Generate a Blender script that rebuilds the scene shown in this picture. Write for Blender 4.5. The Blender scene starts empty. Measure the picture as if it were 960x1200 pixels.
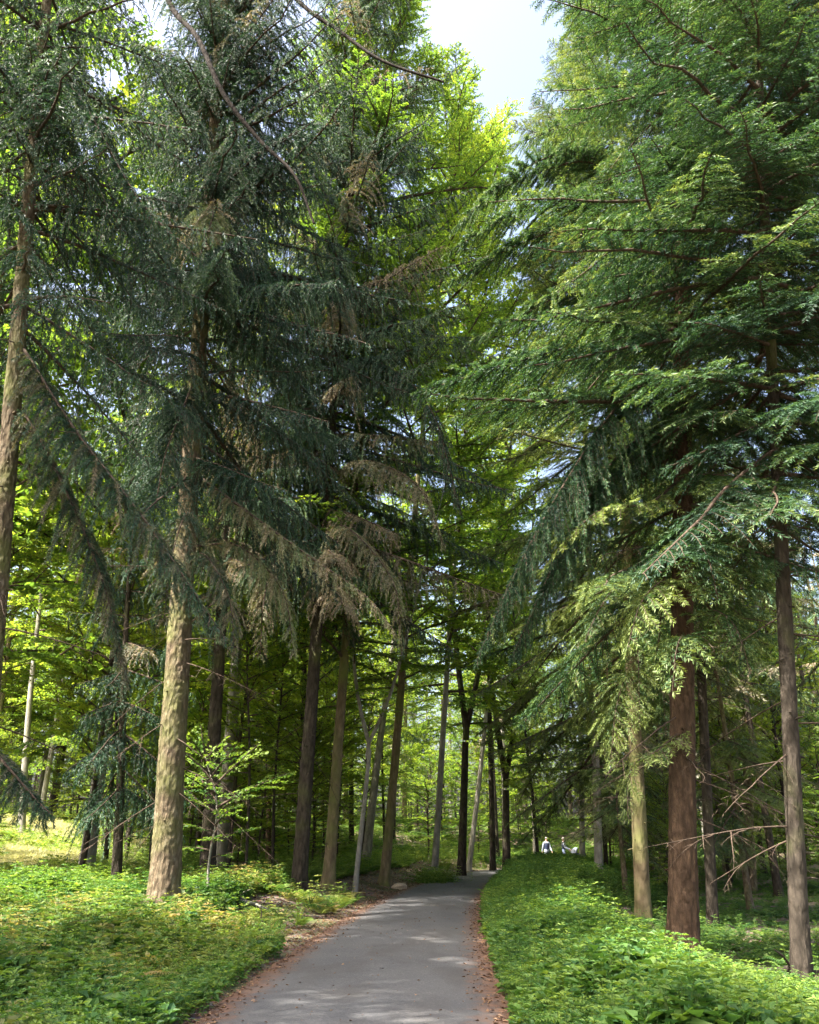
import bpy, bmesh, math, random
import numpy as np
from mathutils import Vector

# ------------------------------------------------------------------ camera, light
sc = bpy.context.scene
CAMZ = 1.6
PITCH = math.radians(21.85)
F = 960.0
cam_d = bpy.data.cameras.new('camera'); cam = bpy.data.objects.new('camera', cam_d)
sc.collection.objects.link(cam); sc.camera = cam
cam.location = (0, 0, CAMZ); cam.rotation_euler = (math.pi/2 + PITCH, 0, 0)
cam_d.sensor_fit = 'VERTICAL'; cam_d.sensor_height = 24.0; cam_d.lens = 24.0*F/1200.0
cam_d.clip_end = 1000; cam_d.clip_start = 0.1

SUN_AZ = math.radians(236); SUN_EL = math.radians(55)
to_sun = Vector((math.sin(SUN_AZ)*math.cos(SUN_EL), math.cos(SUN_AZ)*math.cos(SUN_EL), math.sin(SUN_EL)))
w = bpy.data.worlds.new("World"); sc.world = w; w.use_nodes = True
nt = w.node_tree
sky = nt.nodes.new('ShaderNodeTexSky'); sky.sky_type = 'NISHITA'; sky.sun_disc = False
sky.sun_elevation = SUN_EL; sky.sun_rotation = SUN_AZ; sky.dust_density = 9.0; sky.air_density = 1.0; sky.ozone_density = 1.0
bg = nt.nodes['Background']; bg.inputs['Strength'].default_value = 0.14
nt.links.new(sky.outputs[0], bg.inputs[0])
sl = bpy.data.lights.new('sun', 'SUN'); sl.energy = 5.0; sl.angle = math.radians(0.55); sl.color = (1.0, 0.93, 0.82)
so = bpy.data.objects.new('sun', sl); sc.collection.objects.link(so)
so.rotation_euler = to_sun.to_track_quat('Z', 'Y').to_euler(); so.location = (-30, -20, 50)
sc.view_settings.view_transform = 'Standard'; sc.view_settings.look = 'None'
sc.view_settings.exposure = 2.32; sc.view_settings.gamma = 1.0
sc.view_settings.use_curve_mapping = False
cy = sc.cycles
cy.max_bounces = 6; cy.diffuse_bounces = 4; cy.glossy_bounces = 2; cy.transmission_bounces = 4; cy.transparent_max_bounces = 8
cy.caustics_reflective = False; cy.caustics_refractive = False
cy.use_adaptive_sampling = True; cy.adaptive_threshold = 0.02
cy.use_denoising = True
try: cy.denoiser = 'OPENIMAGEDENOISE'
except Exception: pass

C = sc.collection.objects
rng = np.random.default_rng(7)

# ------------------------------------------------------------------ helpers
def ray(px, py):
    u = (px-480)/F; v = (600-py)/F
    return np.array([u, math.cos(PITCH)-v*math.sin(PITCH), math.sin(PITCH)+v*math.cos(PITCH)])
def at(px, py, Y):
    d = ray(px, py); return np.array([0, 0, CAMZ]) + d*(Y/d[1])
def scale_at(py, Y):          # metres per photo pixel at distance Y
    d = ray(480, py); return (Y/d[1])/F

def norm(a):
    return a/np.maximum(np.linalg.norm(a, axis=-1, keepdims=True), 1e-9)

class MB:
    """collects quads and triangles with a tint, a dryness and a material slot"""
    def __init__(s): s.v = []; s.f = []; s.n = 0
    def add(s, V, Fc, tint=0.5, dry=0.0, mat=0, smooth=False):
        V = np.asarray(V, dtype=np.float32).reshape(-1, 3); Fc = np.asarray(Fc, dtype=np.int64)
        if len(Fc) == 0: return
        t = np.broadcast_to(np.asarray(tint, dtype=np.float32), (len(V),))
        d = np.broadcast_to(np.asarray(dry, dtype=np.float32), (len(V),))
        s.v.append((V, t, d)); s.f.append((Fc + s.n, mat, smooth)); s.n += len(V)
    def build(s, name, mats, parent=None, link=True):
        V = np.concatenate([a[0] for a in s.v]); t = np.concatenate([a[1] for a in s.v]); d = np.concatenate([a[2] for a in s.v])
        me = bpy.data.meshes.new(name)
        me.vertices.add(len(V)); me.vertices.foreach_set('co', V.ravel())
        sizes = np.concatenate([np.full(len(f), f.shape[1]) for f, m, sm in s.f])
        loops = np.concatenate([f.ravel() for f, m, sm in s.f])
        me.loops.add(len(loops)); me.loops.foreach_set('vertex_index', loops.astype(np.int32))
        me.polygons.add(len(sizes))
        st = np.concatenate([[0], np.cumsum(sizes)[:-1]])
        me.polygons.foreach_set('loop_start', st.astype(np.int32))
        me.polygons.foreach_set('material_index', np.concatenate([np.full(len(f), m) for f, m, sm in s.f]).astype(np.int32))
        me.polygons.foreach_set('use_smooth', np.concatenate([np.full(len(f), sm) for f, m, sm in s.f]).astype(bool))
        a = me.attributes.new('tint', 'FLOAT', 'POINT'); a.data.foreach_set('value', t.astype(np.float32))
        a = me.attributes.new('dry', 'FLOAT', 'POINT'); a.data.foreach_set('value', d.astype(np.float32))
        me.update(calc_edges=True)
        if not isinstance(mats, (list, tuple)): mats = [mats]
        for m in mats: me.materials.append(m)
        o = bpy.data.objects.new(name, me); C.link(o)
        if parent is not None: o.parent = parent
        return o

def tag(o, label=None, cat=None, group=None, kind=None):
    if label: o['label'] = label
    if cat: o['category'] = cat
    if group: o['group'] = group
    if kind: o['kind'] = kind
    return o
def empty(name, loc):
    o = bpy.data.objects.new(name, None); o.location = loc; o.empty_display_size = 0.3; C.link(o); return o

def tube(mb, P, R, sides=8, mat=0, tint=0.5, flare=0.0, rough=0.0, rg=None, cap=True, smooth=True, dry=0.0):
    P = np.asarray(P, float); R = np.asarray(R, float); n = len(P)
    T = np.gradient(P, axis=0); T = norm(T)
    ref = np.array([1., 0, 0]) if abs(T[0][2]) > 0.6 else np.array([0, 0, 1.])
    A = norm(np.cross(T, ref)); B = np.cross(T, A)
    th = np.linspace(0, 2*np.pi, sides, endpoint=False)
    r = R[:, None]*np.ones(sides)[None]
    if flare > 0:
        h = P[:, 2]-P[0, 2]
        lob = 1+0.35*np.cos(5*th+1.3)+0.2*np.cos(3*th+.4)
        r = r*(1+flare*np.exp(-h/0.28)[:, None]*lob[None]+0.18*flare*np.exp(-h/1.3)[:, None])
    if rough > 0 and rg is not None:
        k = rg.normal(0, 1, (n, sides)); r = r*(1+rough*k)
    V = P[:, None]+(np.cos(th)[None, :, None]*A[:, None]+np.sin(th)[None, :, None]*B[:, None])*r[..., None]
    i = np.arange(n-1)[:, None]*sides; j = np.arange(sides)[None]; j2 = (j+1) % sides
    Fq = np.stack([i+j, i+j2, i+sides+j2, i+sides+j], -1).reshape(-1, 4)
    mb.add(V.reshape(-1, 3), Fq, tint, dry, mat, smooth)
    if cap: mb.add(V[-1], np.array([list(range(sides))]), tint, dry, mat, False)

# ------------------------------------------------------------------ materials
def nmat(name):
    m = bpy.data.materials.new(name); m.use_nodes = True
    nt = m.node_tree; b = nt.nodes['Principled BSDF']; return m, nt, b
def N(nt, typ, **kw):
    n = nt.nodes.new(typ)
    for k, v in kw.items(): setattr(n, k, v)
    return n
def ramp(nt, fac, stops):
    r = N(nt, 'ShaderNodeValToRGB'); e = r.color_ramp.elements
    while len(e) < len(stops): e.new(0.5)
    for q, (p, c) in zip(e, stops): q.position = p; q.color = (*c, 1)
    nt.links.new(fac, r.inputs[0]); return r.outputs[0]
def mixc(nt, f, a, b):
    m = N(nt, 'ShaderNodeMix', data_type='RGBA')
    for s, v in ((m.inputs[0], f), (m.inputs[6], a), (m.inputs[7], b)):
        if isinstance(v, (int, float)): s.default_value = v
        elif isinstance(v, tuple): s.default_value = (*v, 1)
        else: nt.links.new(v, s)
    return m.outputs[2]
def tex(nt, typ, scale, coord='Object', stretch=None, **kw):
    tc = N(nt, 'ShaderNodeTexCoord'); out = tc.outputs[coord]
    if stretch:
        mp = N(nt, 'ShaderNodeMapping'); mp.inputs['Scale'].default_value = stretch
        nt.links.new(out, mp.inputs[0]); out = mp.outputs[0]
    t = N(nt, typ)
    for k, v in kw.items():
        if k in t.inputs: t.inputs[k].default_value = v
    t.inputs['Scale'].default_value = scale
    nt.links.new(out, t.inputs['Vector']); return t
def bump(nt, b, h, strength, dist=0.02):
    bp = N(nt, 'ShaderNodeBump'); bp.inputs['Strength'].default_value = strength; bp.inputs['Distance'].default_value = dist
    nt.links.new(h, bp.inputs['Height']); nt.links.new(bp.outputs[0], b.inputs['Normal'])
def attr(nt, name):
    a = N(nt, 'ShaderNodeAttribute', attribute_name=name); return a.outputs['Fac']

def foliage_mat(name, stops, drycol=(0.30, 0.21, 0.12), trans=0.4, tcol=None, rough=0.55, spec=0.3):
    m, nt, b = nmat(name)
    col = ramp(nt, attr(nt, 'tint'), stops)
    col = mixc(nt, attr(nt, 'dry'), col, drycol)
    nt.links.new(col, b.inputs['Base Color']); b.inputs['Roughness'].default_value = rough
    b.inputs['Specular IOR Level'].default_value = spec
    tr = N(nt, 'ShaderNodeBsdfTranslucent')
    hs = N(nt, 'ShaderNodeMix', data_type='RGBA', blend_type='MULTIPLY'); hs.inputs[0].default_value = 1
    nt.links.new(col, hs.inputs[6]); hs.inputs[7].default_value = (*(tcol or (1.7, 1.6, 0.7)), 1)
    nt.links.new(hs.outputs[2], tr.inputs[0])
    mx = N(nt, 'ShaderNodeMixShader'); mx.inputs[0].default_value = trans
    nt.links.new(b.outputs[0], mx.inputs[1]); nt.links.new(tr.outputs[0], mx.inputs[2])
    nt.links.new(mx.outputs[0], nt.nodes['Material Output'].inputs['Surface'])
    return m
M = {}
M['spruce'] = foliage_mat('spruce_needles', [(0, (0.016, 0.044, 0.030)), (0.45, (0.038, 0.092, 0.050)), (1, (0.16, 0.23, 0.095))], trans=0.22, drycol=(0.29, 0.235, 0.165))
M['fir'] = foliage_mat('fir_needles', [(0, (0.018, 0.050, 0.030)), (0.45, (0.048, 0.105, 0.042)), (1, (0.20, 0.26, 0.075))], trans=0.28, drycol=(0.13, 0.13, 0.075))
M['beech'] = foliage_mat('beech_leaves', [(0, (0.045, 0.10, 0.022)), (0.5, (0.10, 0.18, 0.028)), (1, (0.21, 0.27, 0.035))], trans=0.52, tcol=(1.95, 1.85, 0.95), drycol=(0.28, 0.20, 0.05))
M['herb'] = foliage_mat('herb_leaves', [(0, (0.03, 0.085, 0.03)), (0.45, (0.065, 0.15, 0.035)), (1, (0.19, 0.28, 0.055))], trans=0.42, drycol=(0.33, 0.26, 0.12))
M['grass'] = foliage_mat('grass_blades', [(0, (0.26, 0.30, 0.16)), (0.5, (0.44, 0.46, 0.30)), (1, (0.62, 0.62, 0.48))], trans=0.35, drycol=(0.40, 0.33, 0.16))
M['litter_leaf'] = foliage_mat('fallen_leaves', [(0, (0.05, 0.028, 0.018)), (0.5, (0.13, 0.07, 0.042)), (1, (0.30, 0.19, 0.11))], trans=0.1)

def bark(name, c0, c1, moss=0.0, scale=9.0, strength=0.6, spots=None, rgh=0.9):
    m, nt, b = nmat(name)
    v = tex(nt, 'ShaderNodeTexVoronoi', scale, stretch=(1, 1, 0.35))
    n1 = tex(nt, 'ShaderNodeTexNoise', scale*1.6, stretch=(1, 1, 0.3), Detail=6.0, Roughness=0.65)
    n2 = tex(nt, 'ShaderNodeTexNoise', 1.3, Detail=3.0)
    col = ramp(nt, n1.outputs['Fac'], [(0.3, c0), (0.7, c1)])
    col = mixc(nt, ramp(nt, v.outputs['Distance'], [(0.25, (0, 0, 0)), (0.8, (0.55, 0.55, 0.55))]), col, tuple(x*0.55 for x in c0))
    if moss > 0:
        f = ramp(nt, n2.outputs['Fac'], [(0.62-0.25*moss, (0, 0, 0)), (0.75, (moss, moss, moss))])
        col = mixc(nt, f, col, (0.12, 0.15, 0.035))
    if spots:
        n3 = tex(nt, 'ShaderNodeTexNoise', 11.0, stretch=(1, 1, 0.5), Detail=7.0, Roughness=0.7)
        f = ramp(nt, n3.outputs['Fac'], [(0.50, (0, 0, 0)), (0.72, (0.55, 0.55, 0.55))])
        col = mixc(nt, f, col, spots)
    nt.links.new(col, b.inputs['Base Color']); b.inputs['Roughness'].default_value = rgh; b.inputs['Specular IOR Level'].default_value = 0.15
    ad = N(nt, 'ShaderNodeMath', operation='ADD'); nt.links.new(v.outputs['Distance'], ad.inputs[0]); nt.links.new(n1.outputs['Fac'], ad.inputs[1])
    bump(nt, b, ad.outputs[0], strength, 0.04)
    return m
M['bark_spruce'] = bark('spruce_bark', (0.075, 0.056, 0.037), (0.19, 0.145, 0.095), moss=0.75, scale=13, strength=0.9, spots=(0.30, 0.27, 0.19))
M['bark_red'] = bark('reddish_bark', (0.045, 0.029, 0.019), (0.13, 0.082, 0.052), scale=13, strength=1.0)
M['bark_dark'] = bark('dark_bark', (0.022, 0.018, 0.014), (0.078, 0.064, 0.05), moss=0.4, scale=10, strength=0.7)
M['bark_grey'] = bark('grey_bark', (0.17, 0.16, 0.14), (0.33, 0.31, 0.27), moss=0.5, scale=5, strength=0.25, spots=(0.42, 0.40, 0.36))
M['bark_pale'] = bark('pale_bark', (0.34, 0.31, 0.26), (0.58, 0.54, 0.47), moss=0.2, scale=5, strength=0.2)
M['bark_moss'] = bark('mossy_bark', (0.11, 0.085, 0.05), (0.23, 0.18, 0.11), moss=0.85, scale=8, strength=0.6)
M['bark_shaded'] = bark('shaded_bark', (0.010, 0.008, 0.006), (0.035, 0.027, 0.02), scale=12)  # bark colour darkened so the two bare limbs look shaded
M['twig'] = bark('twig_wood', (0.05, 0.036, 0.027), (0.12, 0.088, 0.066), scale=20, strength=0.2)

# ground
def mk_ground():
    m, nt, b = nmat('forest_floor')
    n1 = tex(nt, 'ShaderNodeTexNoise', 0.5, Detail=5.0); n2 = tex(nt, 'ShaderNodeTexNoise', 14.0, Detail=6.0, Roughness=0.7)
    v = tex(nt, 'ShaderNodeTexVoronoi', 22.0)
    lit = ramp(nt, n2.outputs['Fac'], [(0.3, (0.045, 0.026, 0.016)), (0.5, (0.11, 0.065, 0.04)), (0.72, (0.24, 0.17, 0.11))])
    lit = mixc(nt, 0.35, lit, v.outputs['Color']); 
    lit = mixc(nt, 0.72, lit, (0.11, 0.075, 0.045))
    grn = ramp(nt, n2.outputs['Fac'], [(0.3, (0.03, 0.045, 0.015)), (0.7, (0.10, 0.12, 0.035))])
    f = ramp(nt, n1.outputs['Fac'], [(0.45, (0, 0, 0)), (0.6, (0.8, 0.8, 0.8))])
    col = mixc(nt, f, lit, grn)
    nt.links.new(col, b.inputs['Base Color']); b.inputs['Roughness'].default_value = 0.95; b.inputs['Specular IOR Level'].default_value = 0.1
    bump(nt, b, n2.outputs['Fac'], 0.8, 0.05); return m
M['ground'] = mk_ground()
def mk_road():
    m, nt, b = nmat('asphalt')
    n1 = tex(nt, 'ShaderNodeTexNoise', 0.9, Detail=4.0); n2 = tex(nt, 'ShaderNodeTexNoise', 160.0, Detail=3.0); v = tex(nt, 'ShaderNodeTexVoronoi', 110.0)
    n3 = tex(nt, 'ShaderNodeTexNoise', 5.0, Detail=6.0, Roughness=0.7)
    col = ramp(nt, n2.outputs['Fac'], [(0.3, (0.046, 0.048, 0.053)), (0.7, (0.10, 0.101, 0.105))])
    col = mixc(nt, ramp(nt, n1.outputs['Fac'], [(0.4, (0, 0, 0)), (0.65, (0.5, 0.5, 0.5))]), col, (0.10, 0.099, 0.098))
    n5 = tex(nt, 'ShaderNodeTexNoise', 38.0, Detail=5.0, Roughness=0.8)
    col = mixc(nt, ramp(nt, n5.outputs['Fac'], [(0.52, (0, 0, 0)), (0.7, (0.75, 0.75, 0.75))]), col, (0.175, 0.172, 0.165))
    col = mixc(nt, ramp(nt, n5.outputs['Fac'], [(0.30, (0.7, 0.7, 0.7)), (0.45, (0, 0, 0))]), col, (0.035, 0.035, 0.037))
    n6 = tex(nt, 'ShaderNodeTexNoise', 1.1, stretch=(1, .45, 1), Detail=5.0, Distortion=0.6)
    col = mixc(nt, ramp(nt, n6.outputs['Fac'], [(0.5, (0, 0, 0)), (0.62, (0.45, 0.45, 0.45))]), col, (0.055, 0.05, 0.047))
    # reddish needle litter creeping in from both edges ('tint' is 0 at the centre line, 1 at the edge)
    ed = attr(nt, 'tint')
    mu = N(nt, 'ShaderNodeMath', operation='MULTIPLY_ADD'); nt.links.new(n3.outputs['Fac'], mu.inputs[0]); mu.inputs[1].default_value = 0.65; nt.links.new(ed, mu.inputs[2])
    f = ramp(nt, mu.outputs[0], [(0.0, (0, 0, 0)), (0.98, (0.02, 0.02, 0.02)), (0.999, (0.1, 0.1, 0.1)), (1.0, (0.1, 0.1, 0.1))])
    mr = N(nt, 'ShaderNodeMapRange'); mr.inputs['From Min'].default_value = 1.05; mr.inputs['From Max'].default_value = 1.3; nt.links.new(mu.outputs[0], mr.inputs['Value'])
    lc = ramp(nt, n3.outputs['Fac'], [(0.3, (0.06, 0.034, 0.023)), (0.7, (0.16, 0.09, 0.06))])
    col = mixc(nt, mr.outputs[0], col, lc)
    nt.links.new(col, b.inputs['Base Color']); b.inputs['Roughness'].default_value = 0.85; b.inputs['Specular IOR Level'].default_value = 0.25
    bump(nt, b, n5.outputs['Fac'], 0.8, 0.012); return m
M['road'] = mk_road()
def plain(name, col, rough=0.8, metal=0.0, var=0.12):
    m, nt, b = nmat(name)
    n = tex(nt, 'ShaderNodeTexNoise', 30.0, Detail=3.0)
    c = ramp(nt, n.outputs['Fac'], [(0.3, tuple(x*(1-var) for x in col)), (0.7, tuple(min(1, x*(1+var)) for x in col))])
    nt.links.new(c, b.inputs['Base Color']); b.inputs['Roughness'].default_value = rough; b.inputs['Metallic'].default_value = metal
    return m

# ------------------------------------------------------------------ terrain
RP = np.array([(-1.2, -40), (-0.85, -10), (-0.7, 0), (-0.52, 9), (-.3, 14), (0.02, 19.4), (0.62, 26), (1.45, 33), (2.75, 41), (4.5, 48), (6.9, 54), (10, 59.5), (16, 64), (26, 68), (60, 74)], float)
def catmull(P, k=12):
    out = []
    Q = np.vstack([2*P[0]-P[1], P, 2*P[-1]-P[-2]])
    for i in range(1, len(Q)-2):
        p0, p1, p2, p3 = Q[i-1], Q[i], Q[i+1], Q[i+2]
        for t in np.linspace(0, 1, k, endpoint=False):
            out.append(0.5*((2*p1)+(-p0+p2)*t+(2*p0-5*p1+4*p2-p3)*t*t+(-p0+3*p1-3*p2+p3)*t**3))
    out.append(P[-1]); return np.array(out)
RD = catmull(RP); RT = norm(np.gradient(RD, axis=0)); RN = np.stack([RT[:, 1], -RT[:, 0]], 1)   # RN points right
HW = 1.5
def road_s(x, y):
    x = np.atleast_1d(np.asarray(x, float)); y = np.atleast_1d(np.asarray(y, float)); out = np.empty(x.shape)
    xf, yf, of = x.ravel(), y.ravel(), out.ravel()
    for a in range(0, len(xf), 20000):
        X = xf[a:a+20000, None]-RD[None, :, 0]; Y = yf[a:a+20000, None]-RD[None, :, 1]
        i = np.argmin(X*X+Y*Y, 1); k = np.arange(len(i))
        s = X[k, i]*RN[i, 0]+Y[k, i]*RN[i, 1]
        d = np.sqrt(X[k, i]**2+Y[k, i]**2); of[a:a+20000] = np.where(s < 0, -d, d)
    return of.reshape(x.shape)
def ss(a, b, x):
    t = np.clip((x-a)/(b-a), 0, 1); return t*t*(3-2*t)
_ph = np.random.default_rng(3).uniform(0, 6.28, (12, 3)); 
def vnoise(x, y, f=1.0):
    r = 0
    for i in range(6):
        a = _ph[i, 0]; k = f*(0.7+0.55*i)
        r = r+np.sin((x*np.cos(a)+y*np.sin(a))*k+_ph[i, 1])*np.sin((x*np.cos(a+1.7)+y*np.sin(a+1.7))*k*0.83+_ph[i, 2])/(1+0.5*i)
    return r/2.2
def gz(x, y):
    x = np.atleast_1d(np.asarray(x, float)); y = np.atleast_1d(np.asarray(y, float))
    s = road_s(x, y); d = np.abs(s)-HW
    left = (0.04+0.40*ss(13, 24, y))*ss(0.1, 3.2, d) + 2.3*ss(6, 26, d)*ss(18, 46, y)
    right = 0.10*ss(0.1, 1.0, d) - 0.30*ss(1.8, 5, d)*(1-ss(30, 60, y)) + 0.38*ss(20, 27, y)*(1-ss(42, 49, y))*ss(0.1, 1.3, d)*(1-ss(2.5, 6, d))
    z = np.where(s < 0, left, right)
    z = z + 0.07*vnoise(x, y, 0.9)*ss(0.3, 2.5, d) + 0.9*ss(60, 110, y)
    z = z - 0.05*(1-ss(-0.15, 0.25, d))
    return z
def gz1(x, y): return float(gz(x, y)[0])

xs = np.concatenate([np.linspace(-400, -40, 24)[:-1], np.linspace(-40, -12, 57)[:-1], np.linspace(-12, 14, 131)[:-1], np.linspace(14, 42, 57)[:-1], np.linspace(42, 400, 24)])
ys = np.concatenate([np.linspace(-200, -6, 20)[:-1], np.linspace(-6, 70, 305)[:-1], np.linspace(70, 120, 51)[:-1], np.linspace(120, 600, 30)])
X, Y = np.meshgrid(xs, ys); Z = gz(X.ravel(), Y.ravel()).reshape(X.shape)
g = MB(); nx = len(xs); i = np.arange(len(ys)-1)[:, None]*nx; j = np.arange(nx-1)[None]
g.add(np.stack([X, Y, Z], -1).reshape(-1, 3), np.stack([i+j, i+j+1, i+nx+j+1, i+nx+j], -1).reshape(-1, 4), smooth=True)
tag(g.build('ground', M['ground']), kind='structure')
us = np.array([-1, -0.93, -0.8, -0.5, 0, 0.5, 0.8, 0.93, 1])
r = MB(); nu = len(us); wob = 0.05*np.sin(np.arange(len(RD))*1.7)
V = np.zeros((len(RD), nu, 3)); V[..., :2] = RD[:, None]+RN[:, None]*(us[None, :, None]*(HW+wob[:, None, None]*0.5)); V[..., 2] = 0.012+0.03*(1-us[None]**2)
i = np.arange(len(RD)-1)[:, None]*nu; j = np.arange(nu-1)[None]
r.add(V.reshape(-1, 3), np.stack([i+j, i+j+1, i+nu+j+1, i+nu+j], -1).reshape(-1, 4), tint=np.tile(np.abs(us), len(RD)), smooth=True)
tag(r.build('road', M['road']), kind='structure')

# ------------------------------------------------------------------ foliage on a limb
ZUP = np.array([0, 0, 1.])
STY = {
 'spruce':  dict(sp=0.065, bl=1.2, ang=62, hang=1.05, tl=0.115, tw=0.016, ts=0.021, ta=40, droop=0.4, flat=0.0, start=0.06, mat=1),
 'fir':     dict(sp=0.062, bl=1.15, ang=55, hang=0.34, tl=0.11, tw=0.017, ts=0.022, ta=50, droop=0.14, flat=0.6, start=0.08, mat=1),
 'spruce_near': dict(sp=0.055, bl=1.0, ang=60, hang=0.8, tl=0.095, tw=0.011, ts=0.0125, ta=42, droop=0.35, flat=0.0, start=0.05, mat=1),
 'spruce_far': dict(sp=0.12, bl=1.2, ang=60, hang=0.6, tl=0.26, tw=0.055, ts=0.075, ta=42, droop=0.3, flat=0.0, start=0.12, mat=1),
 'beech':   dict(sp=0.10, bl=1.35, ang=50, hang=0.14, tl=0.10, tw=0.065, ts=0.050, ta=62, droop=0.12, flat=0.8, start=0.15, mat=1),
 'beech_far': dict(sp=0.15, bl=1.5, ang=50, hang=0.18, tl=0.17, tw=0.115, ts=0.095, ta=62, droop=0.12, flat=0.7, start=0.15, mat=1),
 'dead':    dict(sp=0.16, bl=0.8, ang=55, hang=0.35, tl=0.16, tw=0.006, ts=0.07, ta=45, droop=0.3, flat=0.0, start=0.2, mat=0),
}
def interp_path(P, s):
    d = np.concatenate([[0], np.cumsum(np.linalg.norm(np.diff(P, axis=0), axis=1))]); L = d[-1]; q = s*L
    p = np.stack([np.interp(q, d, P[:, k]) for k in range(3)], 1)
    e = np.maximum(L*0.02, 1e-3)
    a = np.stack([np.interp(np.minimum(q+e, L), d, P[:, k]) for k in range(3)], 1); b = np.stack([np.interp(np.maximum(q-e, 0), d, P[:, k]) for k in range(3)], 1)
    return p, norm(a-b), L
def limb(mb, P, r0, sty, rg, tint=0.5, dry=0.0, density=1.0, dens_wood=True, blscale=1.0, tip=1.0):
    st = dict(STY[sty]); P = np.asarray(P, float)
    L = np.linalg.norm(np.diff(P, axis=0), axis=1).sum()
    tube(mb, P, np.linspace(r0, max(r0*0.18, 0.004), len(P)), 5, 0, cap=False)
    n = max(4, int(L*(1-st['start'])/st['sp']*density))
    s = np.clip(np.linspace(st['start'], 0.995, n)+rg.normal(0, 0.01, n), 0, 1)
    p, T, _ = interp_path(P, s)
    side = np.where(np.arange(n) % 2, 1., -1.)
    S = np.cross(T, ZUP); S = norm(S+1e-4); U = np.cross(S, T)
    bmax = min(st['bl'], 0.42*L+0.15)*blscale
    shape = np.minimum(1, (1-s)*1.9+0.16)*np.minimum(1, 0.5+(s-st['start'])*3)
    bl = bmax*shape*rg.uniform(0.55, 1.15, n)
    a = np.radians(st['ang']+rg.normal(0, 9, n))
    D = T*np.cos(a)[:, None]+S*(side*np.sin(a))[:, None]+U*rg.normal(0, 0.14, n)[:, None]; D = norm(D)
    hang = st['hang']*rg.uniform(0.6, 1.3, n)
    def curve(k, t):
        q = p[k]+D[k]*(bl[k]*(t-0.35*np.minimum(hang[k], 1)*t*t))[:, None]
        q[:, 2] -= hang[k]*bl[k]*t**1.7*0.85
        return q
    def dcurve(k, t):
        q = D[k]*(1-0.7*np.minimum(hang[k], 1)*t)[:, None]; q = q.copy(); q[:, 2] -= hang[k]*1.45*t**0.7
        return norm(q)
    # branchlet wood: three-sided slivers
    if dens_wood:
        ts = np.array([0, .35, .7, 1.0]); k = np.repeat(np.arange(n), 4); t = np.tile(ts, n)
        Q = curve(k, t); W = norm(np.cross(dcurve(k, t), ZUP+rg.normal(0, .3, 3)))*(0.0045*(1-0.7*t)*(1.0+L*0.25))[:, None]
        VV = np.stack([Q-W, Q+W], 1).reshape(-1, 3)
        b = (np.arange(n)*8)[:, None]+np.array([0, 2, 4])[None]
        mb.add(VV, np.stack([b, b+1, b+3, b+2], -1).reshape(-1, 4), 0.5, 0, 0)
    cnt = np.maximum(2, (2*bl/st['ts']*density).astype(int)); k = np.repeat(np.arange(n), cnt); m = len(k)
    off = np.concatenate([[0], np.cumsum(cnt)[:-1]]); idx = np.arange(m)-off[k]
    t = np.clip((idx+0.6)/cnt[k]+rg.normal(0, 0.01, m), 0.03, 1)
    q = curve(k, t); Tt = dcurve(k, t); sd = np.where(idx % 2, 1., -1.)
    Nn = norm(U[k]*1.0+rg.normal(0, 0.25 if st['flat'] > 0 else 0.9, (m, 3)))
    S2 = norm(np.cross(Tt, Nn)); aa = np.radians(st['ta']+rg.normal(0, 12, m))
    dd = Tt*np.cos(aa)[:, None]+S2*(sd*np.sin(aa))[:, None]+rg.normal(0, 0.12, (m, 3)); dd[:, 2] -= st['droop']*rg.uniform(0.3, 1.4, m); dd = norm(dd)
    tl = st['tl']*rg.uniform(0.6, 1.25, m)*(1-0.25*t)
    nf = norm(rg.normal(0, 1, (m, 3))*(1-st['flat'])+ZUP*st['flat']*1.2+rg.normal(0, 0.35, (m, 3)))
    ws = norm(np.cross(dd, nf))*(st['tw']*rg.uniform(0.75, 1.25, m)/2)[:, None]
    md = q+dd*(tl*0.42)[:, None]; V4 = np.stack([q, md+ws, q+dd*tl[:, None], md-ws], 1).reshape(-1, 3)
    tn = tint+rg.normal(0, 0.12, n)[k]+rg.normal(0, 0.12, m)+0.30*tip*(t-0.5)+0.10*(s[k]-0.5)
    dr = np.clip(dry+rg.normal(0, 0.26, n)[k]*(dry > 0)+rg.normal(0, 0.1, m)*(dry > 0), 0, 1)
    fi = (np.arange(m)*4)[:, None]+np.arange(4)[None]
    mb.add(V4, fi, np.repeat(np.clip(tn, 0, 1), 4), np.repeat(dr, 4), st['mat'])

def conifer_path(p0, az, L, pitch, sag, tipup, rg, n=9):
    u = np.linspace(0, 1, n); wob = np.cumsum(rg.normal(0, 0.018, n))*L
    d = np.array([math.cos(az), math.sin(az), 0]); e = np.array([-d[1], d[0], 0])
    P = p0[None]+d[None]*(L*u*math.cos(pitch))[:, None]+e[None]*(wob*u)[:, None]
    P[:, 2] += L*(math.sin(pitch)*u-sag*u**2+tipup*u**3)
    return P

def trunk_line(base, top, h, n=40, rg=None, wob=0.05):
    base = np.array(base, float); dirn = np.array(top, float)-base
    u = np.concatenate([np.linspace(0, 1.2, 10)[:-1]/h, np.linspace(1.2/h, 1, n)])
    P = base[None]+dirn[None]*u[:, None]
    if rg is not None:
        f1, f2 = rg.uniform(0, 6.28, 2)
        P[:, 0] += wob*np.sin(u*7+f1)*u*2; P[:, 1] += wob*np.sin(u*6+f2)*u*2
    return P, u

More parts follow.
